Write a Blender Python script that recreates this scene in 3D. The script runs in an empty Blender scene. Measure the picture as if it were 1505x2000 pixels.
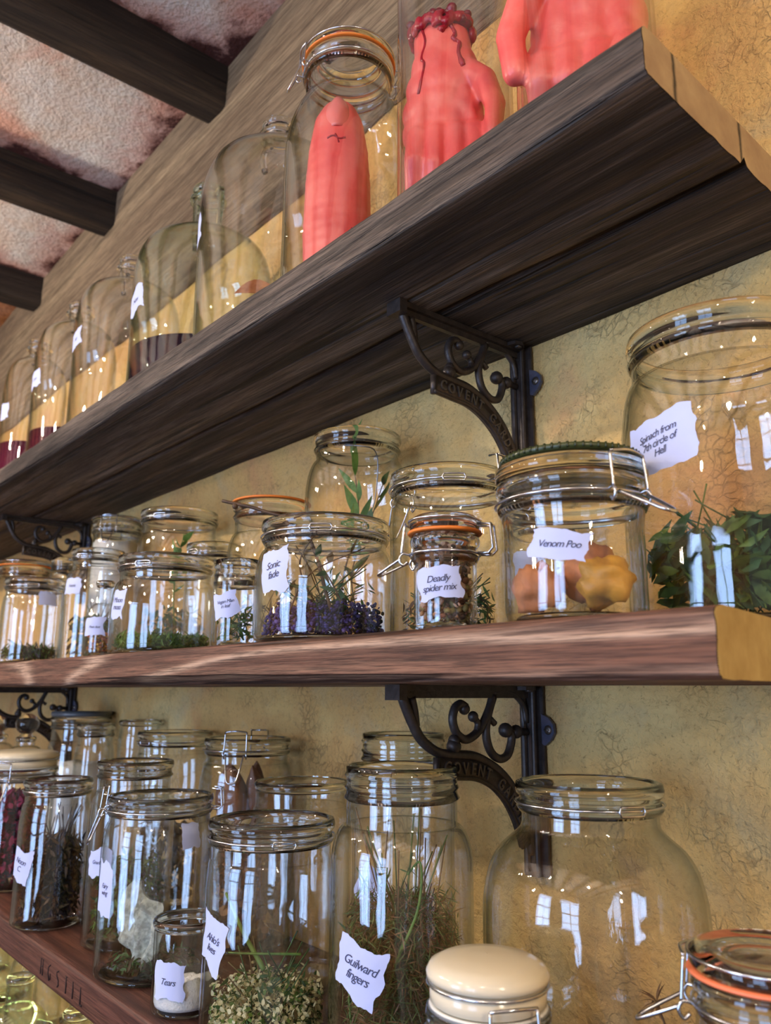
import bpy, bmesh, math, random
from mathutils import Vector, Matrix, noise
from math import sin, cos, pi, radians, atan2, sqrt
S = bpy.context.scene
COL = S.collection
# ---------------------------------------------------------------- camera, world, lights
WY = 0.743      # wall lies on world y = 0; the camera stands this far in front of it
EY = 1.5        # eye height
def W(x, y, z): # metres right of / in front of / above the eye  ->  world
    return Vector((x, y - WY, z + EY))
cam = bpy.data.objects.new('camera', bpy.data.cameras.new('camera'))
COL.objects.link(cam); S.camera = cam
def cam_basis():
    L = Vector((-620 - 752.5, 1345 - 1000, 1600)).normalized()
    H = Vector((-620 + 1000 - 752.5, 1345 + 1000 * math.tan(radians(.3)) - 1000, 1600))
    up = L.cross(H).normalized()
    if up.y > 0: up = -up
    X = -L; Z = up; Y = Z.cross(X)
    return Matrix((X, Y, Z))
_B = cam_basis()
cx = _B @ Vector((1, 0, 0)); cy = _B @ Vector((0, -1, 0)); cz = _B @ Vector((0, 0, -1))
mw = Matrix((cx, cy, cz)).transposed().to_4x4(); mw.translation = W(0, 0, 0)
cam.matrix_world = mw
cam.data.sensor_fit = 'HORIZONTAL'; cam.data.sensor_width = 36; cam.data.lens = 36 * 1600 / 1505
cam.data.clip_start = .01
cam.data.dof.use_dof = True; cam.data.dof.focus_distance = .84; cam.data.dof.aperture_fstop = 11

S.view_settings.view_transform = 'Standard'; S.view_settings.look = 'None'
S.view_settings.exposure = 0.12; S.view_settings.gamma = 1
S.view_settings.use_curve_mapping = False
cy_ = S.cycles
cy_.max_bounces = 14; cy_.diffuse_bounces = 3; cy_.glossy_bounces = 4; cy_.transmission_bounces = 12
cy_.transparent_max_bounces = 48; cy_.use_denoising = True
cy_.sample_clamp_indirect = 4; cy_.caustics_reflective = False; cy_.blur_glossy = .5

wd = bpy.data.worlds.new('world'); S.world = wd; wd.use_nodes = True
bg = wd.node_tree.nodes['Background']
bg.inputs[0].default_value = (1, .88, .76, 1); bg.inputs[1].default_value = .26

def area(name, loc, target, sx, sy, power, col, shape='RECTANGLE', spread=180):
    l = bpy.data.lights.new(name, 'AREA'); l.shape = shape; l.size = sx; l.size_y = sy
    l.energy = power; l.color = col; l.spread = radians(spread)
    o = bpy.data.objects.new(name, l); COL.objects.link(o); o.location = loc
    o.rotation_euler = (Vector(target) - Vector(loc)).to_track_quat('-Z', 'Y').to_euler()
    return o
def point(name, loc, power, col, r=.03):
    l = bpy.data.lights.new(name, 'POINT'); l.energy = power; l.color = col; l.shadow_soft_size = r
    o = bpy.data.objects.new(name, l); COL.objects.link(o); o.location = loc; return o
# daylight standing in the two tall windows of the wall behind the camera
area('window_daylight', W(-1.35, -2.66, -.2), W(-1.35, 1, -.2), .95, 1.8, 62, (.40, .60, 1))
area('window_daylight', W(.35, -2.66, -.2), W(.35, 1, -.2), .95, 1.8, 50, (.40, .60, 1))
# spots of the room: low one on the left, warm ceiling spots behind the camera; lower pair added for rim highlights
point('left_wall_lamp', W(-2.37, -.75, .83), 62, (1, .87, .74), .035)
for x, y, z, p in ((-.9, -1.1, 1.12, 22), (.5, -1.0, 1.12, 26), (-2.1, -1.3, 1.12, 14), (1.7, -.3, 1.05, 30), (-.2, -2.1, 1.12, 20), (1.1, -.1, .40, 15), (-1.7, -1.6, .5, 10)):
    point('room_and_added_lamp', W(x, y, z), p, (1, .84, .62), .035)
# ---------------------------------------------------------------- helpers
def tag(o, label=None, cat=None, group=None, kind=None):
    if label: o['label'] = label
    if cat: o['category'] = cat
    if group: o['group'] = group
    if kind: o['kind'] = kind
    return o
def empty(name, loc, label, cat, group=None, rz=0):
    o = bpy.data.objects.new(name, None); COL.objects.link(o); o.location = loc; o.rotation_euler = (0, 0, rz)
    o.empty_display_size = .02
    return tag(o, label, cat, group)
def mesh_obj(name, verts, faces, mats, parent=None, smooth=True, loc=None, mi=None):
    m = bpy.data.meshes.new(name); m.from_pydata([tuple(v) for v in verts], [], faces)
    for k in (mats if isinstance(mats, (list, tuple)) else [mats]): m.materials.append(k)
    if smooth: m.polygons.foreach_set('use_smooth', [True] * len(m.polygons))
    if mi: m.polygons.foreach_set('material_index', mi)
    m.update()
    o = bpy.data.objects.new(name, m); COL.objects.link(o)
    if parent: o.parent = parent
    if loc is not None: o.location = loc
    return o
def dup(root, loc, label=None, rz=None):
    r = root.copy(); COL.objects.link(r); r.location = loc
    if rz is not None: r.rotation_euler = (0, 0, rz)
    if label: r['label'] = label
    for ch in list(root.children):
        c = ch.copy(); COL.objects.link(c); c.parent = r
        for g in list(ch.children):
            d = g.copy(); COL.objects.link(d); d.parent = c
    return r
class MB:
    def __init__(s): s.v = []; s.f = []; s.mi = []
    def add(s, v, f, mi=0):
        b = len(s.v); s.v += [Vector(p) for p in v]; s.f += [tuple(b + i for i in q) for q in f]; s.mi += [mi] * len(f)
    def tube(s, pts, r, n=8, closed=False, mi=0, sy=1.0):
        pts = [Vector(p) for p in pts]; N = len(pts)
        rr = r if isinstance(r, (list, tuple)) else [r] * N
        V = []; F = []; ref = None
        for i, p in enumerate(pts):
            if closed: t = pts[(i + 1) % N] - pts[i - 1]
            else: t = pts[min(i + 1, N - 1)] - pts[max(i - 1, 0)]
            if t.length < 1e-9: t = Vector((0, 0, 1))
            t.normalize()
            if ref is None:
                ref = Vector((0, 0, 1)) if abs(t.z) < .9 else Vector((1, 0, 0))
            a = ref - t * ref.dot(t)
            if a.length < 1e-6: a = t.orthogonal()
            a.normalize(); b = t.cross(a); ref = a
            for k in range(n):
                q = 2 * pi * k / n; V.append(p + (a * cos(q) + b * sin(q) * sy) * rr[i])
        M_ = N if closed else N - 1
        for i in range(M_):
            for k in range(n):
                A = i * n + k; B = i * n + (k + 1) % n; C_ = ((i + 1) % N) * n + (k + 1) % n; D = ((i + 1) % N) * n + k
                F.append((A, B, C_, D))
        if not closed:
            F.append(tuple(range(n - 1, -1, -1))); F.append(tuple((N - 1) * n + k for k in range(n)))
        s.add(V, F, mi)
    def ball(s, c, r, n=10, m=7, sc=(1, 1, 1), mi=0, rot=None):
        V = []; F = []
        for j in range(m + 1):
            ph = pi * j / m
            for i in range(n):
                th = 2 * pi * i / n
                p = Vector((r * sc[0] * sin(ph) * cos(th), r * sc[1] * sin(ph) * sin(th), r * sc[2] * cos(ph)))
                if rot: p = rot @ p
                V.append(Vector(c) + p)
        for j in range(m):
            for i in range(n): F.append((j * n + i, (j + 1) * n + i, (j + 1) * n + (i + 1) % n, j * n + (i + 1) % n))
        s.add(V, F, mi)
    def box(s, lo, hi, mi=0):
        x0, y0, z0 = lo; x1, y1, z1 = hi
        s.add([(x0, y0, z0), (x1, y0, z0), (x1, y1, z0), (x0, y1, z0), (x0, y0, z1), (x1, y0, z1), (x1, y1, z1), (x0, y1, z1)],
              [(0, 3, 2, 1), (4, 5, 6, 7), (0, 1, 5, 4), (1, 2, 6, 5), (2, 3, 7, 6), (3, 0, 4, 7)], mi)
    def build(s, name, mats, parent=None, smooth=True, loc=None):
        return mesh_obj(name, s.v, s.f, mats, parent, smooth, loc, s.mi)
def spline(pts, k=5):
    P = [Vector(p) for p in pts]; P = [P[0] * 2 - P[1]] + P + [P[-1] * 2 - P[-2]]; out = []
    for i in range(1, len(P) - 2):
        a, b, c, d = P[i - 1:i + 3]
        for j in range(k):
            t = j / k
            out.append(.5 * ((2 * b) + (c - a) * t + (2 * a - 5 * b + 4 * c - d) * t * t + (3 * b - a - 3 * c + d) * t ** 3))
    out.append(P[-2]); return out
def lathe(prof, n=72, mi=0, close=False, wob=0, seed=0):
    V = []; F = []; N = len(prof)
    for j, (r, z) in enumerate(prof):
        for i in range(n):
            a = 2 * pi * i / n
            q = r
            if wob: q = r * (1 + wob * noise.noise(Vector((cos(a) * 1.5 + seed, sin(a) * 1.5, z * 22))))
            V.append((q * cos(a), q * sin(a), z))
    M_ = N if close else N - 1
    for j in range(M_):
        k = (j + 1) % N
        for i in range(n):
            i2 = (i + 1) % n; F.append((j * n + i, j * n + i2, k * n + i2, k * n + i))
    return V, F
# ---------------------------------------------------------------- materials
def newmat(name):
    m = bpy.data.materials.new(name); m.use_nodes = True; nt = m.node_tree; nt.nodes.clear()
    out = nt.nodes.new('ShaderNodeOutputMaterial'); return m, nt, out
def N(nt, t, **k):
    n = nt.nodes.new('ShaderNode' + t)
    for a, b in k.items():
        if a in n.inputs.keys(): n.inputs[a].default_value = b
        else: setattr(n, a, b)
    return n
def L(nt, a, b): nt.links.new(a, b)
def srgb(r, g, b):
    f = lambda c: ((c / 255 + .055) / 1.055) ** 2.4 if c > 10 else c / 255 / 12.92
    return (f(r), f(g), f(b), 1)
def ramp(nt, fac, stops, interp='LINEAR'):
    n = nt.nodes.new('ShaderNodeValToRGB'); cr = n.color_ramp; cr.interpolation = interp
    while len(cr.elements) > 1: cr.elements.remove(cr.elements[0])
    for i, (p, c) in enumerate(stops):
        e = cr.elements[0] if i == 0 else cr.elements.new(p)
        e.position = p; e.color = c if len(c) == 4 else (*c, 1)
    L(nt, fac, n.inputs[0]); return n.outputs[0]
def mapped(nt, scale=(1, 1, 1), loc=(0, 0, 0), rot=(0, 0, 0)):
    tc = N(nt, 'TexCoord'); mp = N(nt, 'Mapping'); mp.inputs['Scale'].default_value = scale
    mp.inputs['Location'].default_value = loc; mp.inputs['Rotation'].default_value = rot
    L(nt, tc.outputs['Object'], mp.inputs[0]); return mp.outputs[0]
def noi(nt, vec, sc, det=4, rough=.55, dist=0):
    n = N(nt, 'TexNoise'); n.inputs['Scale'].default_value = sc; n.inputs['Detail'].default_value = det
    n.inputs['Roughness'].default_value = rough; n.inputs['Distortion'].default_value = dist
    L(nt, vec, n.inputs['Vector']); return n.outputs[0]
def mth(nt, op, a, b=None, clamp=False):
    n = N(nt, 'Math', operation=op); n.use_clamp = clamp
    for i, v in enumerate((a, b)):
        if v is None: continue
        if hasattr(v, 'links'): L(nt, v, n.inputs[i])
        else: n.inputs[i].default_value = v
    return n.outputs[0]
def mix(nt, fac, a, b, mode='MIX'):
    n = nt.nodes.new('ShaderNodeMix'); n.data_type = 'RGBA'; n.blend_type = mode
    for i, v in ((0, fac), (6, a), (7, b)):
        if hasattr(v, 'links'): L(nt, v, n.inputs[i])
        else: n.inputs[i].default_value = v
    return n.outputs[2]
def bump(nt, h, strength, dist, prev=None):
    n = N(nt, 'Bump'); n.inputs['Strength'].default_value = strength; n.inputs['Distance'].default_value = dist
    L(nt, h, n.inputs['Height'])
    if prev: L(nt, prev, n.inputs['Normal'])
    return n.outputs[0]
def princ(nt, out, col, rough=.6, normal=None, metal=0, **k):
    p = N(nt, 'BsdfPrincipled'); 
    if hasattr(col, 'links'): L(nt, col, p.inputs['Base Color'])
    else: p.inputs['Base Color'].default_value = col
    if hasattr(rough, 'links'): L(nt, rough, p.inputs['Roughness'])
    else: p.inputs['Roughness'].default_value = rough
    p.inputs['Metallic'].default_value = metal
    if normal: L(nt, normal, p.inputs['Normal'])
    for a, b in k.items(): p.inputs[a.replace('_', ' ')].default_value = b
    L(nt, p.outputs[0], out.inputs[0]); return p
def simple(name, col, rough=.5, metal=0, var=0, bsc=0, bst=0, **k):
    m, nt, out = newmat(name); v = mapped(nt); c = col; nrm = None
    if var:
        f = noi(nt, v, bsc or 60, 5)
        d = tuple(x * (1 - var) for x in col[:3]) + (1,); u = tuple(min(1, x * (1 + var)) for x in col[:3]) + (1,)
        c = ramp(nt, f, [(.3, d), (.7, u)])
    if bst: nrm = bump(nt, noi(nt, v, (bsc or 60) * 1.5, 4), bst, .002)
    princ(nt, out, c, rough, nrm, metal, **k); return m

def plaster_wall():
    m, nt, out = newmat('ochre_plaster'); v = mapped(nt)
    c1 = noi(nt, v, 2.3, 5, .6, .3); c2 = noi(nt, v, 7, 6, .65, .4); c3 = noi(nt, v, 38, 5, .7)
    col = ramp(nt, c1, [(.3, srgb(202, 146, 80)), (.5, srgb(218, 174, 102)), (.7, srgb(228, 199, 132))])
    col = mix(nt, ramp(nt, c2, [(.52, (0, 0, 0)), (.70, (.5, .5, .5))]), col, srgb(186, 170, 128))
    pk = noi(nt, mapped(nt, loc=(3.1, 0, 1.7)), 3.2, 5, .6, .5)
    col = mix(nt, ramp(nt, pk, [(.56, (0, 0, 0)), (.72, (.6, .6, .6))]), col, srgb(208, 132, 92))
    col = mix(nt, ramp(nt, c3, [(.2, (.55, .55, .55)), (.45, (0, 0, 0))]), col, srgb(150, 112, 64))
    vo = N(nt, 'TexVoronoi', feature='DISTANCE_TO_EDGE'); vo.inputs['Scale'].default_value = 75
    dn = N(nt, 'TexNoise'); dn.inputs['Scale'].default_value = 30; L(nt, v, dn.inputs['Vector'])
    vm = N(nt, 'VectorMath', operation='MULTIPLY_ADD'); L(nt, dn.outputs[1], vm.inputs[0]); vm.inputs[1].default_value = (.05, .05, .05); L(nt, v, vm.inputs[2])
    L(nt, vm.outputs[0], vo.inputs['Vector'])
    crack = ramp(nt, vo.outputs[0], [(0, (.35, .35, .35)), (.12, (1, 1, 1))])
    msk = ramp(nt, noi(nt, v, 9, 3), [(.52, (1, 1, 1)), (.62, (0, 0, 0))])
    cr = mix(nt, msk, crack, (1, 1, 1, 1))
    h = mth(nt, 'ADD', mth(nt, 'MULTIPLY', noi(nt, v, 120, 4, .6, .6), .9), mth(nt, 'MULTIPLY', noi(nt, v, 28, 4, .6), 1.2))
    b1 = bump(nt, h, 1, .0045); b2 = bump(nt, cr, .6, .0022, b1)
    fp = noi(nt, v, 210, 4, .7, .8)
    col = mix(nt, ramp(nt, fp, [(.30, (.6, .6, .6)), (.44, (0, 0, 0))]), col, srgb(138, 100, 52))
    pt = noi(nt, mapped(nt, (1, 1, 1.6), (7, 0, 3)), 60, 5, .75, 1.2)
    col = mix(nt, ramp(nt, pt, [(.28, (.75, .75, .75)), (.36, (0, 0, 0))]), col, srgb(112, 82, 46))
    col = mix(nt, .5, col, mix(nt, 1, col, cr, 'MULTIPLY'))
    princ(nt, out, col, .85, b2); return m
def plaster_ceiling():
    m, nt, out = newmat('stained_ceiling_plaster'); tc = N(nt, 'TexCoord'); v = tc.outputs['Object']
    sp = N(nt, 'SeparateXYZ'); L(nt, v, sp.inputs[0])
    # distance (in x) to the nearest joist side, joists stand every 0.61 m; and to the wall plate
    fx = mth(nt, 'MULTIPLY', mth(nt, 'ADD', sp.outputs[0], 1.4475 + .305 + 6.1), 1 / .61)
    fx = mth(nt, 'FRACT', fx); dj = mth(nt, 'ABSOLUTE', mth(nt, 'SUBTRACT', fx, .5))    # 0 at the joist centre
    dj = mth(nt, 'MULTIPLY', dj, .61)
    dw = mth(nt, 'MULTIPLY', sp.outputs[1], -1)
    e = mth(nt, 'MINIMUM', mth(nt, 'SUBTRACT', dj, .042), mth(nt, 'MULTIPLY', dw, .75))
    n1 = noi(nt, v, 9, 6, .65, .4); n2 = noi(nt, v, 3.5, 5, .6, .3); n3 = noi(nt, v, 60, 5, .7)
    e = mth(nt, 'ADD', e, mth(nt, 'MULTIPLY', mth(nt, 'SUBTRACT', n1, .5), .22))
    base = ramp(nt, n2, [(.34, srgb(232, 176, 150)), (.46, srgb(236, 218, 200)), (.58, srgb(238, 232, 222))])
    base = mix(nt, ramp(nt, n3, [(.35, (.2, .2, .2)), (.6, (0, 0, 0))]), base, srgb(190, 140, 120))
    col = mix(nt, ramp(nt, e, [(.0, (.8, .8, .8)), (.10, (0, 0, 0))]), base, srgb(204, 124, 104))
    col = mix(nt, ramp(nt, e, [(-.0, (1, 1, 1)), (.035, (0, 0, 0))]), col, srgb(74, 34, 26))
    og = ramp(nt, mth(nt, 'ADD', sp.outputs[0], mth(nt, 'MULTIPLY', n1, .1)), [(0, (1, 1, 1)), (.001, (0, 0, 0))])
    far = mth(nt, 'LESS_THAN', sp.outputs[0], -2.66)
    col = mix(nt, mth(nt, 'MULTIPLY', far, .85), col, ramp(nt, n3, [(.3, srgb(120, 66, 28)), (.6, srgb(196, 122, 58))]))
    h = mth(nt, 'ADD', mth(nt, 'MULTIPLY', noi(nt, v, 105, 5, .65), .9), mth(nt, 'MULTIPLY', noi(nt, v, 10, 4, .6), 2.2))
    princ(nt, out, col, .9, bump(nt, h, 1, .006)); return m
def wood(name, dark, mid, light, gr=1.0, rough=.55, bd=.0015, ringscale=9, ringamt=.5, along='x', seed=0., pale=None, spec=.4, crackamt=1.0):
    m, nt, out = newmat(name)
    sc = {'x': (1, 14, 14), 'y': (14, 1, 14)}[along]
    sc2 = {'x': (3, 110, 110), 'y': (110, 3, 110)}[along]
    v = mapped(nt, sc, (seed, seed * .7, seed * 1.3)); v2 = mapped(nt, sc2, (seed, 0, 0))
    a = noi(nt, v, 1.6 * gr, 5, .6, .5); b = noi(nt, v2, 1.0, 5, .7)
    ring = mth(nt, 'SINE', mth(nt, 'MULTIPLY', noi(nt, v, .55 * gr, 2, .4, .2), 2 * pi * ringscale))
    ring = mth(nt, 'POWER', mth(nt, 'ADD', mth(nt, 'MULTIPLY', ring, .5), .5), 9 if pale else 5)
    col = ramp(nt, a, [(.3, dark), (.5, mid), (.72, light)])
    col = mix(nt, ramp(nt, b, [(.35, (.7, .7, .7)), (.55, (0, 0, 0))]), col, tuple(x * .45 for x in dark[:3]) + (1,))
    col = mix(nt, mth(nt, 'MULTIPLY', ring, ringamt), col, pale or light)
    ck = noi(nt, mapped(nt, tuple(x * .5 for x in sc2), (seed + 4, 2, 1)), .8, 3, .5, .3)
    ckm = ramp(nt, ck, [(.335, (0, 0, 0)), (.375, (1, 1, 1))])
    col = mix(nt, crackamt * .8, col, mix(nt, 1, col, ckm, 'MULTIPLY'))
    fs = tuple(x * 5 for x in sc2)
    fine = noi(nt, mapped(nt, fs, (seed, 1, 0)), 1.0, 3, .7)
    col = mix(nt, ramp(nt, fine, [(.38, (.75, .75, .75)), (.56, (0, 0, 0))]), col, tuple(x * .55 for x in dark[:3]) + (1,))
    pit = noi(nt, mapped(nt, tuple(x * 1.6 for x in sc2), (seed + 9, 2, 5)), 1.0, 4, .75, .6)
    col = mix(nt, ramp(nt, pit, [(.56, (0, 0, 0)), (.74, (.55, .55, .55))]), col, light)
    h = mth(nt, 'ADD', mth(nt, 'ADD', mth(nt, 'MULTIPLY', b, .8), mth(nt, 'MULTIPLY', ring, .35)), mth(nt, 'MULTIPLY', ckm, 1.2 * crackamt))
    h = mth(nt, 'ADD', h, mth(nt, 'MULTIPLY', fine, .55))
    ro = ramp(nt, a, [(.3, (rough + .12,) * 3), (.7, (rough - .1,) * 3)])
    p = princ(nt, out, col, ro, bump(nt, h, .9, bd)); p.inputs['Specular IOR Level'].default_value = spec
    return m
def end_grain(name, c1, c2, cuts=()):
    m, nt, out = newmat(name); tc = N(nt, 'TexCoord'); v = tc.outputs['Object']
    a = noi(nt, v, 30, 5, .6); b = noi(nt, v, 260, 3, .6)
    col = ramp(nt, a, [(.3, c1), (.7, c2)]); sp = N(nt, 'SeparateXYZ'); L(nt, v, sp.inputs[0])
    h = b
    for y in cuts:
        d = mth(nt, 'ABSOLUTE', mth(nt, 'SUBTRACT', mth(nt, 'ADD', sp.outputs[1], mth(nt, 'MULTIPLY', mth(nt, 'SUBTRACT', noi(nt, v, 70, 4), .5), .006)), y))
        k = ramp(nt, d, [(.0007, (0, 0, 0)), (.0014, (1, 1, 1))])
        col = mix(nt, 1, col, k, 'MULTIPLY'); h = mth(nt, 'MULTIPLY', h, k)
    princ(nt, out, col, .8, bump(nt, h, .35, .001)); return m
def thin_glass(name, edge=(.50, .60, .54), core=(.985, .992, .985), refl=1.0, wavy=.0006):
    m, nt, out = newmat(name); lw = N(nt, 'LayerWeight', Blend=.5)
    v = mapped(nt, (1, 1, .45)); nb = bump(nt, noi(nt, v, 38, 2, .5), 1, wavy)
    f = lw.outputs['Facing']
    f5 = mth(nt, 'POWER', f, 4.2)
    rf = mth(nt, 'ADD', mth(nt, 'MULTIPLY', f5, .75), .05 * refl, True)
    tcol = mix(nt, mth(nt, 'POWER', f, 3.4), (*core, 1), (*edge, 1))
    tr = N(nt, 'BsdfTransparent'); L(nt, tcol, tr.inputs[0])
    gl = N(nt, 'BsdfGlossy'); gl.inputs['Roughness'].default_value = .015; gl.inputs['Color'].default_value = (1, 1, 1, 1)
    L(nt, nb, gl.inputs['Normal'])
    ms = N(nt, 'MixShader'); L(nt, rf, ms.inputs[0]); L(nt, tr.outputs[0], ms.inputs[1]); L(nt, gl.outputs[0], ms.inputs[2])
    L(nt, ms.outputs[0], out.inputs[0]); return m
def solid_glass(name, col=(.985, .998, .99)):
    m, nt, out = newmat(name); g = N(nt, 'BsdfGlass'); g.inputs['IOR'].default_value = 1.5
    g.inputs['Color'].default_value = (*col, 1); g.inputs['Roughness'].default_value = 0
    L(nt, g.outputs[0], out.inputs[0]); return m
GL = thin_glass('clear_jar_glass', (.45, .52, .485), (.992, .995, .992)); GLG = thin_glass('green_tinted_glass', (.34, .46, .38), (.95, .975, .95))
GLP = thin_glass('clear_cylinder_glass', (.72, .62, .58), (.985, .985, .98), .8, .0002)
SG = solid_glass('thick_clear_glass'); SGG = solid_glass('thick_green_glass', (.88, .96, .92))
STEEL = simple('steel_wire', (.62, .64, .68, 1), .22, 1)
DSTEEL = simple('dull_steel_wire', (.28, .28, .30, 1), .35, 1)
IRON = simple('cast_iron', srgb(62, 54, 50), .42, .35, .35, 90, .35)
IRONB = simple('bluish_cast_iron', srgb(84, 88, 108), .45, .35, .25, 90, .3)
PAPER = simple('white_paper', srgb(192, 200, 238), .7, 0, .03, 30, .2)
INK = simple('blue_ink', srgb(48, 50, 86), .6)
ORANGE = simple('orange_rubber', srgb(232, 126, 44), .45)
CORAL = simple('coral_rubber', srgb(240, 128, 84), .45)
CREAM = simple('cream_ceramic', srgb(228, 214, 184), .16)
WOOD_TOP = wood('weathered_shelf_wood', srgb(44, 36, 31), srgb(80, 66, 57), srgb(140, 122, 106), 1, .68, .0035, 7, .2, spec=.3, seed=1.3)
WOOD_MID = wood('red_brown_shelf_wood', srgb(70, 44, 34), srgb(118, 80, 62), srgb(150, 110, 86), .8, .62, .002, 10, .75, spec=.3, seed=5.1, pale=srgb(206, 172, 144))
WOOD_LOW = wood('smooth_red_brown_wood', srgb(74, 44, 36), srgb(98, 60, 48), srgb(122, 80, 62), .9, .5, .0008, 6, .25, seed=8.4, crackamt=.3)
WOOD_BEAM = wood('dark_beam_wood', srgb(30, 22, 18), srgb(52, 40, 32), srgb(84, 68, 52), 1.2, .7, .003, 5, .2, 'y', seed=3.7)
WOOD_PLATE = wood('faded_plate_wood', srgb(104, 86, 68), srgb(140, 120, 96), srgb(168, 148, 118), .5, .75, .0022, 3, .25, seed=2.2, spec=.2, crackamt=.4)
END_TOP = end_grain('sawn_tan_end', srgb(150, 122, 92), srgb(176, 150, 112), (.4857 - WY, .5928 - WY))
END_MID = end_grain('sawn_yellow_end', srgb(160, 132, 78), srgb(188, 164, 108))
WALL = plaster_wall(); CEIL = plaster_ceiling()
FLOOR = simple('dark_floor_boards', srgb(70, 52, 40), .6, 0, .3, 12)
DARKWALL = simple('far_wall_paint', srgb(176, 142, 118), .8, 0, .2, 5)
# ---------------------------------------------------------------- the room
def grid(name, o, u, v, nu, nv, mat, amp=0, sc=4, seed=0):
    o, u, v = Vector(o), Vector(u), Vector(v); n = u.cross(v).normalized(); V = []; F = []
    for j in range(nv + 1):
        for i in range(nu + 1):
            p = o + u * (i / nu) + v * (j / nv)
            if amp: p += n * amp * noise.fractal(p * sc + Vector((seed, 0, 0)), 1, 2, 3)
            V.append(p)
    for j in range(nv):
        for i in range(nu):
            a = j * (nu + 1) + i; F.append((a, a + 1, a + nu + 2, a + nu + 1))
    return tag(mesh_obj(name, V, F, mat), kind='structure')
grid('wall_back', W(-5, WY, -EY), (7.0, 0, 0), (0, 0, EY + 1.335), 350, 142, WALL, .004, 5)
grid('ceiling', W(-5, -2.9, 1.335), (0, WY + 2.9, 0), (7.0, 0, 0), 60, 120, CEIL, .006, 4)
grid('floor', W(-5, -2.9, -EY), (7, 0, 0), (0, WY + 2.9, 0), 10, 10, FLOOR)
# wall behind the camera with two tall windows
def front_wall():
    m = MB(); x0, x1 = -5, 2; y = -2.8; zb, zt = -EY, 1.335; wz0, wz1 = -1.1, .6
    xs = [x0, -1.82, -.88, -.12, .82, x1]
    for i in range(5):
        if i in (1, 3):
            m.box(W(xs[i], y - .06, zb), W(xs[i + 1], y + .06, wz0)); m.box(W(xs[i], y - .06, wz1), W(xs[i + 1], y + .06, zt))
        else: m.box(W(xs[i], y - .06, zb), W(xs[i + 1], y + .06, zt))
    tag(m.build('wall_front', DARKWALL, smooth=False), kind='structure')
    WH = simple('white_window_paint', srgb(40, 38, 40), .5)
    for k, (a, b) in enumerate(((-1.82, -.88), (-.12, .82))):
        f = MB(); yy = -2.62
        for t in (0, .5, 1): c = a + (b - a) * t; f.box(W(c - .018, yy, wz0), W(c + .018, yy + .03, wz1))
        for t in (0, .25, .5, .75, 1): c = wz0 + (wz1 - wz0) * t; f.box(W(a, yy + .002, c - .016), W(b, yy + .032, c + .016))
        tag(f.build('window_%d' % (k + 1), WH, smooth=False), kind='structure')
front_wall()
# timber wall plate under the ceiling, ending unevenly below
def wall_plate():
    V = []; F = []; st = [(-4.6, .89), (-2.7, .885), (-1.94, .88), (-1.1, .895), (-.62, .93), (.4, .93), (1.6, .93)]
    xs = [-4.6 + i * .05 for i in range(125)]
    for x in xs:
        for (a, za), (b, zb) in zip(st, st[1:]):
            if a <= x <= b + 1e-6: z0 = za + (zb - za) * (x - a) / (b - a); break
        z0 += .012 * noise.noise(Vector((x * 4, 3, 0)))
        n = 14
        for j in range(n + 1):
            t = j / n; z = z0 + (1.34 - z0) * t
            d = .022 if 0 < j else .002
            if j == 1: d = .016; z = z0 + .004
            V.append(W(x, WY - d - .003 * noise.noise(Vector((x * 3, z * 30, 1))), z))
    n1 = 15
    for i in range(len(xs) - 1):
        for j in range(14): a = i * n1 + j; F.append((a, a + n1, a + n1 + 1, a + 1))
    tag(mesh_obj('trim_1', V, F, WOOD_PLATE), kind='structure')
wall_plate()
def joist(xc, w=.085, z0=1.235, seed=0):
    V = []; F = []; ys = [-2.85 + i * .03 for i in range(int((WY - .02 + 2.85) / .03) + 1)] + [WY - .018]
    sec = []; z1 = 1.36
    for t in range(7): sec.append((-w / 2 + w * t / 6, z0))
    for t in range(1, 9): sec.append((w / 2, z0 + (z1 - z0) * t / 8))
    for t in range(1, 7): sec.append((w / 2 - w * t / 6, z1))
    for t in range(1, 8): sec.append((-w / 2, z1 - (z1 - z0) * t / 8))
    n = len(sec)
    for y in ys:
        for (x, z) in sec:
            k = noise.noise(Vector((x * 14 + seed, y * 5, z * 14))) * .007 + noise.noise(Vector((x * 60 + seed, y * 9, z * 60))) * .002
            cor = .004 if (abs(abs(x) - w / 2) < 1e-6 and abs(z - z0) < 1e-6) else 0
            V.append(W(xc + (x * (1 - .1 * k) + k * (1 if x > 0 else -1) * .5) - math.copysign(cor, x), y, z + k * .6 + cor))
    for i in range(len(ys) - 1):
        for j in range(n): a = i * n + j; b = i * n + (j + 1) % n; F.append((a, b, b + n, a + n))
    F.append(tuple((len(ys) - 1) * n + j for j in range(n))); F.append(tuple(range(n - 1, -1, -1)))
    return tag(mesh_obj('ceiling_beam', V, F, WOOD_BEAM, smooth=False), kind='structure')
for i in range(-4, 4): joist(-1.4475 + .61 * i, seed=i * 3.1)
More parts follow.
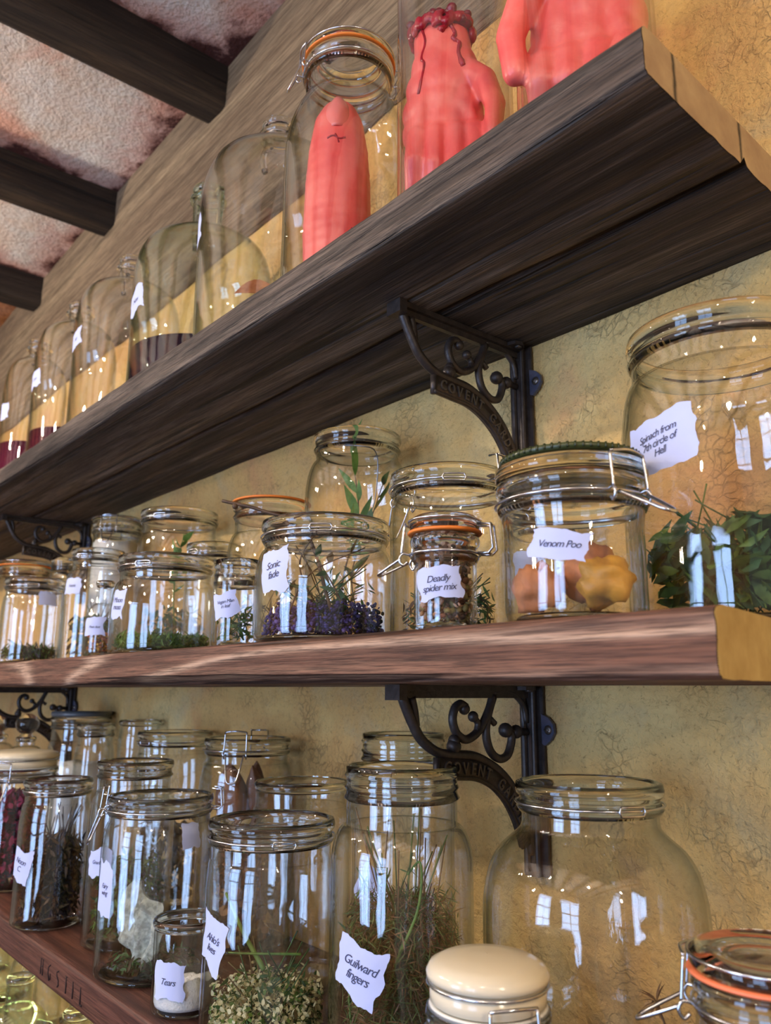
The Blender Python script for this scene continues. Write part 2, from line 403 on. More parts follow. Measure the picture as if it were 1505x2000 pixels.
# ---------------------------------------------------------------- shelves
def plank(name, label, x0, x1, yf, zt, zb, mat, endmat, rough=.0015, groove=None, slant=0, seed=0, chips=1.0):
    sec = []  # (y, z) going front face up, top back, back, bottom front
    H = zt - zb; nf = 16; nt_ = 22; nb_ = 70
    for i in range(nf): sec.append((yf, zb + H * i / nf))
    for i in range(nt_): sec.append((yf + (WY - yf) * i / nt_, zt))
    for i in range(3): sec.append((WY - .0015, zt - H * i / 3))
    for i in range(nb_): sec.append((WY - (WY - yf) * i / nb_, zb))
    n = len(sec); xs = []; x = x0
    while x < x1 - .004: xs.append(x); x += max(.006, .012 * (abs(x) + .1) / 1.0)
    xs.append(x1); V = []; F = []; mi = []
    for x in xs:
        for (y, z) in sec:
            xx = x; P = Vector((x, y, z))
            if slant: xx = x - slant * (y - yf) * max(0, 1 - (x1 - x) / .3)
            dy = dz = 0
            ff = abs(y - yf) < 1e-6; bt = abs(z - zb) < 1e-6; tp = abs(z - zt) < 1e-6
            low = noise.noise(Vector((x * 2.2 + seed, z * 9, y * 9)))
            grn = noise.noise(Vector((x * 9 + seed, z * 160, y * 60 + 3))); g2 = noise.noise(Vector((x * 3.1, z * 70 + seed, y * 30)))
            if ff: dy += low * rough * 1.2 + (grn * .6 + g2) * rough * .8
            if bt and not ff: dz += noise.noise(Vector((x * 4, y * 60, seed))) * rough * .5
            if ff and bt:
                c = .0035 + chips * max(0, noise.noise(Vector((x * 13, seed, 2)))) * .010; dy += c * .7; dz += c * .6
            elif ff and z < zb + H * .13: dy += .0012 + chips * max(0, noise.noise(Vector((x * 13, seed, 2)))) * .004
            if ff and z > zt - H * .09: dy += .0015 + chips * .003 * max(0, noise.noise(Vector((x * 17, seed, 9))))
            if tp and y < yf + .001: dz -= .0015; dy += .002
            if groove and bt:
                gy = groove + .006 * noise.noise(Vector((x * 2.5, 5, seed)))
                d = abs(y - gy)
                if d < .006: dz += .010 * (1 - d / .006)
                if y > gy: dz += .0015
            V.append(W(xx, y + dy, z + dz))
    for i in range(len(xs) - 1):
        for j in range(n): a = i * n + j; b = i * n + (j + 1) % n; F.append((a, a + n, b + n, b)); mi.append(0)
    F.append(tuple(range(n))); mi.append(0)
    o = mesh_obj(name, V, F, mat, None, True, None, mi)
    # sawn end as its own part: a fan-free cap
    base = [V[(len(xs) - 1) * n + j] for j in range(n)]
    e = mesh_obj('sawn_end', [p + Vector((.0006, 0, 0)) for p in base], [tuple(range(n))], endmat, o, False)
    tag(e, 'tan sawn end of the shelf' if endmat == END_TOP else 'yellow sawn end of the shelf')
    return tag(o, label, 'shelf')
top_shelf = plank('wooden_shelf', 'topmost shelf, weathered grey-brown plank with a split underside', -3.6, -.257, .443, .4545, .415, WOOD_TOP, END_TOP, .0032, .597, .05, 1.7, 1)
mid_shelf = plank('wooden_shelf', 'middle shelf, thick red-brown plank with a yellow sawn end', -3.6, -.238, .443, .051, .008, WOOD_MID, END_MID, .0018, None, .2, 7.7, .45)
low_shelf = plank('wooden_shelf', 'lowest shelf, red-brown plank with letters stamped in its front', -3.6, .35, .443, -.354, -.401, WOOD_LOW, END_MID, .0008, .6, 0, 4.7, .2)
def stamp():   # letters stamped in the front edge of the lowest shelf
    m = MB(); DARK = simple('burnt_mark', srgb(34, 18, 16), .9); y = .4428
    groups = {}
    def st(pts, x, w=.0011):
        groups.setdefault(x, MB()).tube([W(x + a, y, -.379 + b) for a, b in pts], w, 6)
    H = .010
    st([(-.004, -H), (-.004, H)], -1.276); st([(.004, -H), (.004, H)], -1.276); st([(-.004, 0), (.004, 0)], -1.276, .0006)
    st([(.004, H), (-.003, H * .6), (-.004, -H * .2), (.001, -H), (.005, -H * .8), (.005, -H * .1)], -1.246)
    st([(.004, H), (-.003, H * .7), (-.002, H * .2), (.004, -H * .2), (.005, -H * .7), (.001, -H)], -1.213)
    st([(0, -H), (0, H)], -1.180); st([(-.004, H), (.004, H)], -1.180, .0006)
    st([(0, -H), (0, H)], -1.155); st([(0, -H), (0, H)], -1.128); st([(-.001, -H), (.006, -H)], -1.128)
    for g in groups.values(): g.build('stamped_letter', DARK, low_shelf)
stamp()
# ---------------------------------------------------------------- text helper
def text_mesh(txt, size, shear=.0, extrude=0.0, bold=0.0, align='CENTER', spacing=1.0):
    c = bpy.data.curves.new('t', 'FONT'); c.body = txt; c.size = size; c.shear = shear; c.extrude = extrude
    c.offset = bold; c.align_x = align; c.align_y = 'CENTER'; c.resolution_u = 3; c.space_character = spacing; c.space_line = .95
    o = bpy.data.objects.new('t', c); COL.objects.link(o)
    dg = bpy.context.evaluated_depsgraph_get(); me = bpy.data.meshes.new_from_object(o.evaluated_get(dg))
    V = [v.co.copy() for v in me.vertices]; F = [tuple(p.vertices) for p in me.polygons]
    bpy.data.objects.remove(o); bpy.data.curves.remove(c); bpy.data.meshes.remove(me)
    return V, F
# ---------------------------------------------------------------- cast iron brackets
# drawn in (u = out from the wall, v = down from the shelf)
def make_bracket(label):
    root = empty('shelf_bracket', (0, 0, 0), label, 'bracket', 'cast iron scroll brackets under the shelves')
    P = lambda u, v, x=0: Vector((x, -u, -v))
    m = MB()   # arm under the shelf
    m.box((-.008, -.205, -.006), (.008, -.002, 0)); m.box((-.003, -.2, -.013), (.003, -.004, -.005))
    m.box((-.011, -.209, -.015), (.011, -.199, 0)); m.build('arm', IRON, root, False)
    m = MB()   # upright on the wall: flange, ribs
    m.box((-.017, -.003, -.20), (.017, 0, 0)); m.box((-.009, -.011, -.2), (.009, -.002, -.004))
    m.tube([(-.0035, -.0125, -.003), (-.0035, -.0125, -.195)], .0035, 8); m.tube([(.0075, -.009, -.003), (.0075, -.009, -.195)], .0028, 8)
    m.build('wall_plate', IRON, root, False)
    m = MB()   # ear with a screw on the wall
    pts = [(.015, -.062), (.015, -.030), (.024, -.034), (.031, -.041), (.032, -.050), (.027, -.058), (.019, -.064)]
    V = [(x, -.0045, z) for x, z in pts] + [(x, -.0005, z) for x, z in pts]; k = len(pts)
    m.add(V, [tuple(range(k)), tuple(range(2 * k - 1, k - 1, -1))] + [(i, i + k, (i + 1) % k + k, (i + 1) % k) for i in range(k)])
    ear = m.build('wall_ear', IRONB, root, False)
    sc = MB(); sc.ball((.024, -.0045, -.047), .0052, 14, 8, (1, .45, 1)); sc.box((.0205, -.0075, -.0476), (.0275, -.0062, -.0464)); sc.box((.0234, -.0075, -.0505), (.0246, -.0062, -.0435))
    sc.build('screw', simple('screw_steel', srgb(120, 112, 104), .35, .8), ear)
    m = MB(); pts = [(.007, -.035), (.007, -.010), (.016, -.013), (.021, -.022), (.018, -.032)]
    V = [(x, y, -.0045) for x, y in pts] + [(x, y, -.0004) for x, y in pts]; k = len(pts)
    m.add(V, [tuple(range(k)), tuple(range(2 * k - 1, k - 1, -1))] + [(i, i + k, (i + 1) % k + k, (i + 1) % k) for i in range(k)])
    e2 = m.build('shelf_ear', IRON, root, False)
    sc = MB(); sc.ball((.0135, -.022, -.005), .0045, 12, 8, (1, 1, .45)); sc.build('screw', simple('screw_steel_dull', srgb(96, 92, 92), .4, .8), e2)
    m = MB()   # long S-shaped brace
    pts = spline([P(.196, .012), P(.190, .024), P(.182, .038), P(.172, .052), P(.158, .062), P(.142, .068), P(.120, .070), P(.098, .072), P(.078, .079), P(.058, .090), P(.040, .106), P(.026, .126), P(.014, .152), P(.010, .178)], 5)
    m.tube(pts, [.0052] * len(pts), 10)
    m.tube(spline([P(.184, .012), P(.180, .026), P(.178, .040)], 4), .0042, 8)
    m.build('brace', IRON, root)
    m = MB()   # lettered strap under the brace
    top = spline([(.150, .071, 0), (.120, .074, 0), (.095, .077, 0), (.073, .085, 0), (.053, .098, 0), (.036, .115, 0), (.022, .138, 0), (.012, .165, 0)], 6)
    V = []; F = []; hw = .019
    for i, p in enumerate(top):
        a = top[max(i - 1, 0)]; b = top[min(i + 1, len(top) - 1)]; t = (b - a).normalized(); nrm = Vector((t.y, -t.x, 0)) * -1
        if nrm.y < 0: nrm = -nrm
        wd_ = hw * (1 - .25 * i / len(top))
        q = p + nrm * wd_
        for (c, x) in ((p, -.004), (p, .004), (q, .004), (q, -.004)): V.append(P(c.x, c.y, x))
    for i in range(len(top) - 1):
        for j in range(4): a = i * 4 + j; b = i * 4 + (j + 1) % 4; F.append((a, b, b + 4, a + 4))
    F.append((0, 1, 2, 3)); F.append(tuple(len(V) - 4 + j for j in (3, 2, 1, 0)))
    m.add(V, F)
    edge = [Vector(V[i * 4 + 2]) for i in range(len(top))]
    m.tube([e + Vector((-.002, 0, 0)) for e in edge], .0026, 8)
    m.tube([P(.150, .071), P(.150, .092)], .0038, 8)
    strap = m.build('lettered_strap', IRON, root, True)
    # embossed letters COVENT GARDEN following the strap, read from the +x side
    m = MB(); word = 'COVENT GARDEN'; cum = [0]
    mid = [(top[i] + Vector((0, 0, 0))) for i in range(len(top))]
    for i in range(1, len(mid)): cum.append(cum[-1] + (mid[i] - mid[i - 1]).length)
    tot = cum[-1]; s0 = .008
    for k, ch in enumerate(word):
        if ch == ' ': continue
        s = s0 + (tot - .02) * (k + .3) / len(word)
        i = max(j for j in range(len(cum)) if cum[j] <= s); i = min(i, len(mid) - 2)
        t = (mid[i + 1] - mid[i]).normalized(); p = mid[i] + t * (s - cum[i]); nd = Vector((-t.y, t.x, 0))
        if nd.y < 0: nd = -nd
        c = p + nd * (hw * .5 * (1 - .25 * i / len(top)))
        LV, LF = text_mesh(ch, .0165, 0, .0012, .0003)
        m.add([P(*(c + t * v.x * .78 - nd * v.y).xy, .0046 + v.z) for v in LV], LF)
    m.build('embossed_letters', simple('worn_cast_iron', srgb(84, 76, 70), .4, .35), strap, False)
    m = MB()   # outer scroll
    m.tube(spline([P(.108, .022), P(.116, .019), P(.124, .024), P(.127, .036), P(.121, .049), P(.108, .055), P(.094, .050), P(.083, .040), P(.072, .024), P(.066, .010)], 5), .0046, 9)
    m.ball(P(.110, .024), .0062); m.tube(spline([P(.092, .048), P(.090, .039), P(.096, .033)], 4), .0035, 8); m.ball(P(.097, .032), .0058)
    m.build('outer_scroll', IRON, root)
    m = MB()   # inner scroll
    m.tube(spline([P(.066, .012), P(.074, .030), P(.078, .048), P(.073, .066), P(.060, .076), P(.046, .074), P(.039, .062), P(.038, .052), P(.045, .045)], 5), .0046, 9)
    m.ball(P(.047, .047), .0080); m.ball(P(.030, .049), .0075); m.tube([P(.047, .047), P(.012, .050)], .004, 8)
    m.tube(spline([P(.072, .034), P(.064, .040)], 3), .0035, 8)
    m.tube(spline([P(.066, .008), P(.046, .006), P(.030, .010), P(.016, .022), P(.012, .04)], 5), .0034, 8)
    m.build('inner_scroll', IRON, root)
    m = MB(); m.ball(P(.126, .061), .0078); m.ball(P(.126, .056), .0068, sc=(1, .7, 1)); m.build('stud', IRON, root)
    return root
br = make_bracket('scrolled cast iron bracket under the topmost shelf, right of the tall open jar'); br.location = W(-.622, WY - .004, .4145)
dup(br, W(-.622, WY - .004, .0075), 'scrolled cast iron bracket under the middle shelf, above the big wide open jar')
dup(br, W(-2.075, WY - .004, .4145), 'scrolled cast iron bracket at the far left end under the topmost shelf')
dup(br, W(-2.075, WY - .004, .0075), 'scrolled cast iron bracket at the far left end under the middle shelf')
# ---------------------------------------------------------------- jar builder
def body_profile(R, H, rn, zs, zn, foot=.006):
    """outer radius profile of a jar: foot, straight side, shoulder from zs up to the neck at zn, neck up to H"""
    p = [(R - foot * 1.6, 0.0), (R - foot * .7, .0012), (R - foot * .2, foot * .6), (R, foot * 1.6)]
    for i in range(1, 6): p.append((R, foot * 1.6 + (zs - foot * 1.6) * i / 5))
    if R - rn > .001:
        for i in range(1, 11):
            t = i / 10; s = 1 - cos(t * pi / 2)
            p.append((R + (rn - R) * s ** .85, zs + (zn - zs) * sin(t * pi / 2)))
    else: p.append((rn, zn))
    return p
RIMS = {
 'clip': lambda r, H: [(r - .004, H - .026), (r + .001, H - .025), (r + .0035, H - .021), (r + .001, H - .017), (r + .0005, H - .013), (r + .0035, H - .010), (r + .0042, H - .006), (r + .003, H - .001), (r, H), (r - .003, H - .001), (r - .0035, H - .01)],
 'screw': lambda r, H: [(r - .004, H - .034), (r, H - .033), (r + .003, H - .030), (r + .0005, H - .026), (r + .0005, H - .023), (r + .0024, H - .020), (r + .0005, H - .017), (r + .0005, H - .012), (r + .0024, H - .009), (r + .0006, H - .006), (r + .001, H - .001), (r - .001, H), (r - .0032, H - .001), (r - .0035, H - .012)],
 'plain': lambda r, H: [(r - .003, H - .012), (r, H - .011), (r + .002, H - .007), (r + .0022, H - .003), (r, H), (r - .002, H - .001), (r - .003, H - .008)],
}
def wire_ring(m, r, z, a0, a1, rad=.0012, n=48, closed=False):
    pts = [(r * cos(a0 + (a1 - a0) * i / n), r * sin(a0 + (a1 - a0) * i / n), z) for i in range(n + (0 if closed else 1))]
    m.tube(pts, rad, 7, closed)
def cyl(r, az, z, dr=0): a = radians(az); return Vector(((r + dr) * cos(a), (r + dr) * sin(a), z))
def label_part(jar, R, lab, rfun):
    az, z, w, h, tilt, txt = lab[:6]; rnd = random.Random(int(az * 7 + z * 900 + w * 999)); s = rnd.random() * 90
    NU, NV = 22, 16; V = []; F = []
    def bend(u, v, off):   # u across, v up (metres) on the glass
        ct, st = cos(radians(tilt)), sin(radians(tilt)); uu = u * ct - v * st; vv = u * st + v * ct
        zz = z + vv; r = rfun(zz) + off; a = radians(az) + uu / max(R, .01)
        return Vector((r * cos(a), r * sin(a), zz))
    for j in range(NV + 1):
        for i in range(NU + 1):
            u = i / NU * 2 - 1; v = j / NV * 2 - 1
            ew = 1 + .16 * noise.noise(Vector((v * 1.6, s, u * .3))) + .05 * noise.noise(Vector((v * 6, s, 3)))
            eh = 1 + .26 * noise.noise(Vector((u * 1.5, s + 9, v * .3))) + .07 * noise.noise(Vector((u * 6, s, 8)))
            uu = u * w / 2 * ew + .1 * w * noise.noise(Vector((v * 1.2, s + 20, 0))); vv = v * h / 2 * eh + .14 * h * noise.noise(Vector((u * 1.1, s + 30, 0)))
            V.append(bend(uu, vv, .0006))
    for j in range(NV):
        for i in range(NU): a = j * (NU + 1) + i; F.append((a, a + 1, a + NU + 2, a + NU + 1))
    o = mesh_obj('paper_label', V, F, PAPER, jar)
    tag(o, 'torn white paper label' + (' with blue handwriting' if txt else ''))
    if txt:
        lines = txt.split('\n'); size = min(w * 1.75 / max(4, max(len(l) for l in lines)), h * .85 / len(lines)) * (lab[6] if len(lab) > 6 else 1)
        LV, LF = text_mesh(txt, size, .32, 0, .0, 'CENTER', .86)
        mm = MB(); mm.add([bend(v.x, v.y, .0011) for v in LV], LF)
        mm.build('handwriting', INK, o, False)
def make_jar(label, X, Y, z0, R, H, rn=None, zs=None, zn=None, rim='clip', glass=None, sg=None, labels=(), prof=None, bail=None,
             lid=None, gasket=None, cat='jar', name='glass_jar', th=.0026, base=True, seg=72, lidwire=None, hinge=None, wob=.006):
    glass = glass or GL; sg = sg or SG; rn = rn or R * .86; zs = zs or H * .72; zn = zn or H * .86
    jar = empty(name, W(X, Y, z0 + .0006), label, cat)
    po = prof if prof else body_profile(R, H, rn, zs, zn)
    topz = H - .012
    if not prof: po = po + [(rn, zn + (topz - zn) * t) for t in (.3, .7, 1)]
    # smooth the outline
    pts = [(v.x, v.y) for v in spline([(r, z, 0) for r, z in po], 3)]
    def rfun(z):
        best = pts[-1][0]
        for (r1, z1), (r2, z2) in zip(pts, pts[1:]):
            if z1 <= z <= z2 and z2 > z1: return r1 + (r2 - r1) * (z - z1) / (z2 - z1)
        return best
    inner = [(max(.001, r - th), max(z, .006)) for r, z in pts if z > .003]
    V, F = lathe(pts, seg, wob=wob, seed=X * 10); m = MB(); m.add(V, F, 0)
    V, F = lathe(inner, seg, wob=wob, seed=X * 10); m.add(V, [tuple(reversed(f)) for f in F], 0)
    m.build('glass_body', glass, jar)
    if base:
        rb = pts[0][0]; bt = .005
        V, F = lathe([(.0005, .0018), (rb * .6, .0016), (rb * .85, .0002), (rb, .0002), (rb + .002, .0022), (rb, bt), (rb * .5, bt + .002), (.0005, bt + .0035)], 48)
        mesh_obj('glass_base', V, F, sg, jar)
    if rim:
        V, F = lathe(RIMS[rim](rn if not prof else pts[-1][0], H), seg, close=True); mesh_obj('rim', V, F, sg, jar)
    rr = rn if not prof else pts[-1][0]
    if bail is not None:     # wire round the neck, with an eyelet link at azimuth `bail` (degrees)
        mat = STEEL; bz = H - .0175; m = MB(); wire_ring(m, rr + .0038, bz, 0, 2 * pi, .0011, 60, True)
        m.build('neck_wire', mat, jar)
        m = MB(); a = bail; span = 34 * .05 / max(rr, .03) * .62
        loop = [cyl(rr + .006, a - span / 2 + span * t, bz + .0035) for t in (0, .25, .5, .75, 1)] + [cyl(rr + .0066, a + span / 2 + 1.5, bz)] + \
               [cyl(rr + .006, a + span / 2 - span * t, bz - .0035) for t in (0, .25, .5, .75, 1)] + [cyl(rr + .0066, a - span / 2 - 1.5, bz)]
        m.tube(loop, .0010, 7, True); m.build('wire_link', mat, jar)
    if gasket:
        V, F = lathe([(rr - .002, H), (rr + .0055, H), (rr + .0065, H + .0012), (rr + .0055, H + .0028), (rr - .002, H + .0028)], seg, close=True)
        mesh_obj('rubber_gasket', V, F, gasket, jar)
    if lid:
        lz = H + (.003 if gasket else .0005)
        if lid == 'glass':
            V, F = lathe([(.0005, lz + .006), (rr * .72, lz + .006), (rr * .8, lz + .0005), (rr + .003, lz), (rr + .0045, lz + .003), (rr + .004, lz + .008), (rr + .001, lz + .0125), (rr * .86, lz + .0145), (rr * .78, lz + .012), (.0005, lz + .011)], seg)
            mesh_obj('glass_lid', V, F, sg, jar)
            m = MB(); wire_ring(m, rr + .0052, lz + .0085, 0, 2 * pi, .0012, 60, True); m.build('lid_wire', STEEL, jar)
        elif lid == 'ceramic':
            V, F = lathe([(.0005, lz), (rr - .002, lz), (rr + .001, lz + .002), (rr + .001, lz + .010), (rr - .001, lz + .0125), (rr - .001, lz + .0145), (rr + .003, lz + .0165), (rr + .0035, lz + .020), (rr + .001, lz + .0245), (rr * .85, lz + .028), (rr * .45, lz + .0305), (.0005, lz + .031)], seg)
            mesh_obj('ceramic_lid', V, F, CREAM, jar)
            V, F = lathe([(rr - .003, lz - .0035), (rr + .0012, lz - .0035), (rr + .0018, lz - .0015), (rr + .001, lz - .0002), (rr - .003, lz - .0002)], seg, close=True)
            mesh_obj('white_seal', V, F, simple('white_rubber', srgb(236, 234, 228), .4), jar)
            m = MB(); wire_ring(m, rr + .0022, lz + .0135, 0, 2 * pi, .0013, 60, True); m.build('lid_wire', STEEL, jar)
        elif lid == 'greenglass':
            V, F = lathe([(.0005, lz + .002), (rr * .8, lz + .002), (rr + .003, lz), (rr + .0045, lz + .004), (rr + .004, lz + .010), (rr * .93, lz + .013), (.0005, lz + .0125)], seg)
            mesh_obj('glass_lid', V, F, sg, jar)
            V, F = lathe([(.0005, lz + .0132), (rr * .95, lz + .0132), (rr * 1.0, lz + .0150), (rr * .99, lz + .018), (rr * .9, lz + .0195), (.0005, lz + .019)], seg)
            o = mesh_obj('green_cap', V, F, simple('olive_green_enamel', srgb(58, 66, 34), .3), jar)
            m = MB()
            for k in range(60):
                a = k * 6; m.tube([cyl(rr * 1.0, a, lz + .0145), cyl(rr * .985, a, lz + .0185)], .0011, 5)
            m.build('knurling', simple('olive_green_rib', srgb(50, 56, 30), .35), o)
    if hinge is not None:    # wire closure: (azimuth of the clasp, size)
        a, dirn, open_ = hinge; zb = H - .0175; m = MB(); q = rr + .0045; s = max(.8, rr / .045)
        wire_ring(m, rr + .0042, zb, 0, 2 * pi, .0012, 60, True)
        da = 16 / s * 1.1
        for sg_ in (-1, 1):
            b = a + sg_ * da
            m.tube(spline([cyl(q, b, zb), cyl(q + .006, b, zb + .001), cyl(q + .009, b, zb - .004), cyl(q + .006, b, zb - .009), cyl(q + .002, b, zb - .006)], 5), .0012, 7)
            m.tube(spline([cyl(q + .007, b, zb + .001), cyl(q + .006, b * 1, zb + .010), cyl(q + .004, b, H + .010)], 5), .0012, 7)
        m.tube(spline([cyl(q + .004, a - da, H + .010), cyl(q + .005, a, H + .0115), cyl(q + .004, a + da, H + .010)], 6), .0012, 7)
        m.build('hinge_wire', STEEL, jar)
        m = MB(); Lv = .034 * s   # lever loop hanging outwards
        tip = cyl(q + .010 + Lv * (.75 if open_ else .25), a, zb - Lv * (.55 if open_ else .9))
        tn = Vector((-sin(radians(a)), cos(radians(a)), 0)) * .0045 * s; A_ = cyl(q + .008, a - da * .8, zb - .003); B_ = cyl(q + .008, a + da * .8, zb - .003)
        pl = [A_, (A_ + tip - tn) / 2 - tn * .15, tip - tn * .9 - (tip - A_) * .08, tip, tip + tn * .9 - (tip - B_) * .08, (B_ + tip + tn) / 2 + tn * .15, B_]
        m.tube(spline(pl, 7), .0013, 7); m.build('lever_loop', STEEL, jar)
        b = a + 180; m = MB()      # bracket of the rear hinge
        m.tube([cyl(q, b - 10, H + .008), cyl(q + .012, b - 10, H + .007), cyl(q + .014, b - 10, H - .014), cyl(q + .010, b - 10, H - .018), cyl(q, b - 10, zb)], .0012, 7)
        m.tube([cyl(q, b + 10, H + .008), cyl(q + .012, b + 10, H + .007), cyl(q + .014, b + 10, H - .014), cyl(q + .010, b + 10, H - .018), cyl(q, b + 10, zb)], .0012, 7)
        m.tube([cyl(q + .012, b - 10, H + .007), cyl(q + .012, b + 10, H + .007)], .0012, 7); m.tube([cyl(q + .010, b - 10, H - .018), cyl(q + .010, b + 10, H - .018)], .0012, 7)
        m.build('rear_hinge', STEEL, jar)
    for lb in labels: label_part(jar, R, lb, rfun)
    return jar
TOP, MID, LOW = .4545, .051, -.354
def J(label, X, Y, z0, R, H, **k): return make_jar(label, X, Y, z0, R, H, **k)
# --- middle shelf
j_spin = J('huge clear jar of greens at the right end of the middle shelf', -.318, .640, MID, .088, .248, rn=.075, zs=.14, zn=.207, bail=None,
  labels=[(-99, .139, .062, .044, 10, 'Spinach from\n7th circle of\nHell', .98)])
j_poo = J('squat clip jar with green cap and orange-brown lumps, labelled Venom Poo', -.384, .510, MID, .053, .108, rn=.0545, zs=.07, zn=.082, lid='greenglass', hinge=(-12, 1, True),
  labels=[(-64, .052, .042, .020, -6, 'Venom Poo', .9)])
j_small_back = J('small round-shouldered jar standing behind the squat green-capped jar', -.560, .690, MID, .040, .138, rn=.033, zs=.085, zn=.112, labels=[(-72, .078, .036, .030, 4, '')])
j_spider = J('small narrow clip jar with orange seal full of wood chips, labelled Deadly spider mix', -.505, .490, MID, .027, .082, rn=.0262, zs=.062, zn=.068, lid='glass', gasket=ORANGE, hinge=(-150, 1, True),
  labels=[(-57, .037, .040, .029, 5, 'Deadly\nspider mix', 1.15)])
j_big4 = J('large lidless jar behind the small wood chip jar on the middle shelf', -.611, .600, MID, .063, .176, rn=.060, zs=.12, zn=.145, bail=-40, hinge=(-175, 1, False))
j_tall5 = J('tall open jar with a bent wire and leafy sprigs, middle shelf', -.852, .662, MID, .070, .290, rn=.056, zs=.205, zn=.252, rim='clip', bail=None)
j_lav = J('low wide open jar of purple lavender and dry twigs, middle shelf', -.724, .520, MID, .076, .130, rn=.0665, zs=.062, zn=.098, bail=-40,
  labels=[(-80, .070, .038, .044, 10, 'Sonic\nfade', .8)])
j_or7 = J('jar with flat orange rubber seal behind the lavender jar', -1.032, .640, MID, .064, .222, rn=.053, zs=.125, zn=.175, lid=None, gasket=ORANGE)
j_lid7 = None
j_sm8 = J('small straight open jar between the moss jar and the lavender jar', -.894, .510, MID, .030, .108, rn=.0275, zs=.078, zn=.088, rim='screw',
  labels=[(-58, .051, .034, .030, 8, 'Vegan Man\nin leaf', .9)])
j_moss = J('low wide open jar with a bed of green moss, middle shelf front', -1.144, .530, MID, .076, .143, rn=.066, zs=.065, zn=.105, bail=-52, labels=[(-82, .069, .030, .040, -4, 'Moon\nmoss', .8)])
j_10 = J('open jar with green leaves standing behind the moss jar', -1.381, .660, MID, .073, .270, rn=.066, zs=.17, zn=.225, bail=-55)
j_11 = J('open jar half hidden between the moss jar and the orange-sealed jar', -1.213, .645, MID, .046, .186, rn=.042, zs=.12, zn=.15, bail=-75)
j_12 = J('white powder clip jar with glass lid at the back left of the middle shelf', -1.732, .682, MID, .052, .305, rn=.049, zs=.24, zn=.27, lid='glass', hinge=(-40, 1, False))
j_13 = J('tall open jar with dark green sprigs behind the little bulb bottle', -1.610, .600, MID, .062, .222, rn=.047, zs=.13, zn=.18, bail=-55, labels=[(-66, .145, .040, .030, 0, 'Nettle', .7)])
j_14 = J('little bulb-shaped bottle with a torn label, front of the middle shelf', -1.301, .500, MID, .028, .122, rn=.0125, zs=.05, zn=.085, rim='plain', labels=[(-46, .046, .034, .030, 0, 'Pixie dust', .9)])
j_15 = J('leftmost front jar of the middle shelf with dark dried herbs at its bottom', -1.758, .530, MID, .062, .172, rn=.056, zs=.10, zn=.137, bail=-22, labels=[(8, .130, .038, .026, 0, '')])
j_16 = J('far left jar with orange seal and glass lid at the back of the middle shelf', -2.30, .660, MID, .070, .270, rn=.062, zs=.2, zn=.24, lid='glass', gasket=ORANGE)
j_17 = J('slim ribbed-neck open jar far left under the end bracket', -1.965, .655, MID, .034, .255, rn=.031, zs=.2, zn=.22, rim='screw')
# --- lowest shelf
k_1 = J('very large empty-looking open jar with round shoulders, right on the lowest shelf', -.455, .610, LOW, .092, .280, rn=.0590, zs=.165, zn=.245, bail=-22,
  prof=[(.082, 0), (.088, .002), (.091, .008), (.092, .02), (.092, .06), (.092, .11), (.092, .172), (.0905, .192), (.086, .210), (.078, .224), (.067, .234), (.0595, .241), (.0575, .248), (.0580, .262), (.0585, .270)])
k_2 = J('clip jar with a domed cream ceramic lid on the lowest shelf', -.436, .460, LOW, .0415, .143, rn=.0395, zs=.11, zn=.125, lid='ceramic', hinge=(-25, 1, False))
k_3 = J('clip jar with clear glass lid and coral seal in the bottom right corner', -.275, .545, LOW, .047, .182, rn=.0435, zs=.14, zn=.16, lid='glass', gasket=CORAL, hinge=(-155, 1, True))
k_4 = J('tall straight open jar of dill, labelled Guilward fingers', -.642, .560, LOW, .069, .283, rn=.0545, zs=.195, zn=.228, rim='screw',
  labels=[(-75, .112, .052, .044, -14, 'Guilward\nfingers', 1.0)])
k_5 = J('open jar with a wire-ringed neck and cream elderflowers at its bottom', -.782, .500, LOW, .067, .223, rn=.0625, zs=.15, zn=.185, bail=-22, labels=[(-87, .112, .040, .046, -12, 'Ahlo\'s\nlives', .85)])
k_6 = J('open jar with ridged neck right behind the tall dill jar', -.768, .672, LOW, .060, .306, rn=.048, zs=.23, zn=.262, rim='screw', labels=[(-84, .141, .036, .046, -35, 'Gnome', .7)])
k_7 = J('wide-mouthed open jar behind the elderflower jar', -.933, .640, LOW, .066, .240, rn=.0600, zs=.17, zn=.21, rim='plain')
k_8 = J('open jar of large brown seed pods under the wall, lowest shelf', -1.121, .668, LOW, .070, .286, rn=.061, zs=.20, zn=.25, hinge=(-45, 1, False))
k_9 = J('open jar with a neck wire link, directly left of the seed pod jar', -1.372, .672, LOW, .066, .286, rn=.060, zs=.2, zn=.25, bail=-75)
k_10 = J('open jar with a pale skeleton leaf inside, dark lever hanging at its left', -1.085, .516, LOW, .0725, .218, rn=.0655, zs=.145, zn=.185, hinge=(-125, 1, False),
  labels=[(-84, .109, .034, .058, 0, 'Fairy\nwing', .7), (10, .172, .028, .030, 0, '')])
k_11 = J('small open tumbler jar of white salt at the edge of the lowest shelf', -.934, .486, LOW, .0365, .099, rn=.0365, zs=.07, zn=.088, rim='plain', labels=[(-57, .040, .038, .040, -3, 'Tears', .7)])
k_12 = J('open jar with slanting rim between the dark twig jar and skeleton leaf jar', -1.228, .540, LOW, .061, .252, rn=.052, zs=.17, zn=.21, bail=None, labels=[(-66, .117, .042, .036, 0, 'Gnarlbark', .9)])
k_13 = J('open jar packed with dark twigs and herbs near the left edge of the lowest shelf', -1.396, .486, LOW, .0545, .216, rn=.049, zs=.14, zn=.18, bail=-5, labels=[(-76, .093, .044, .046, -12, 'Noon\nC.', .6)],)
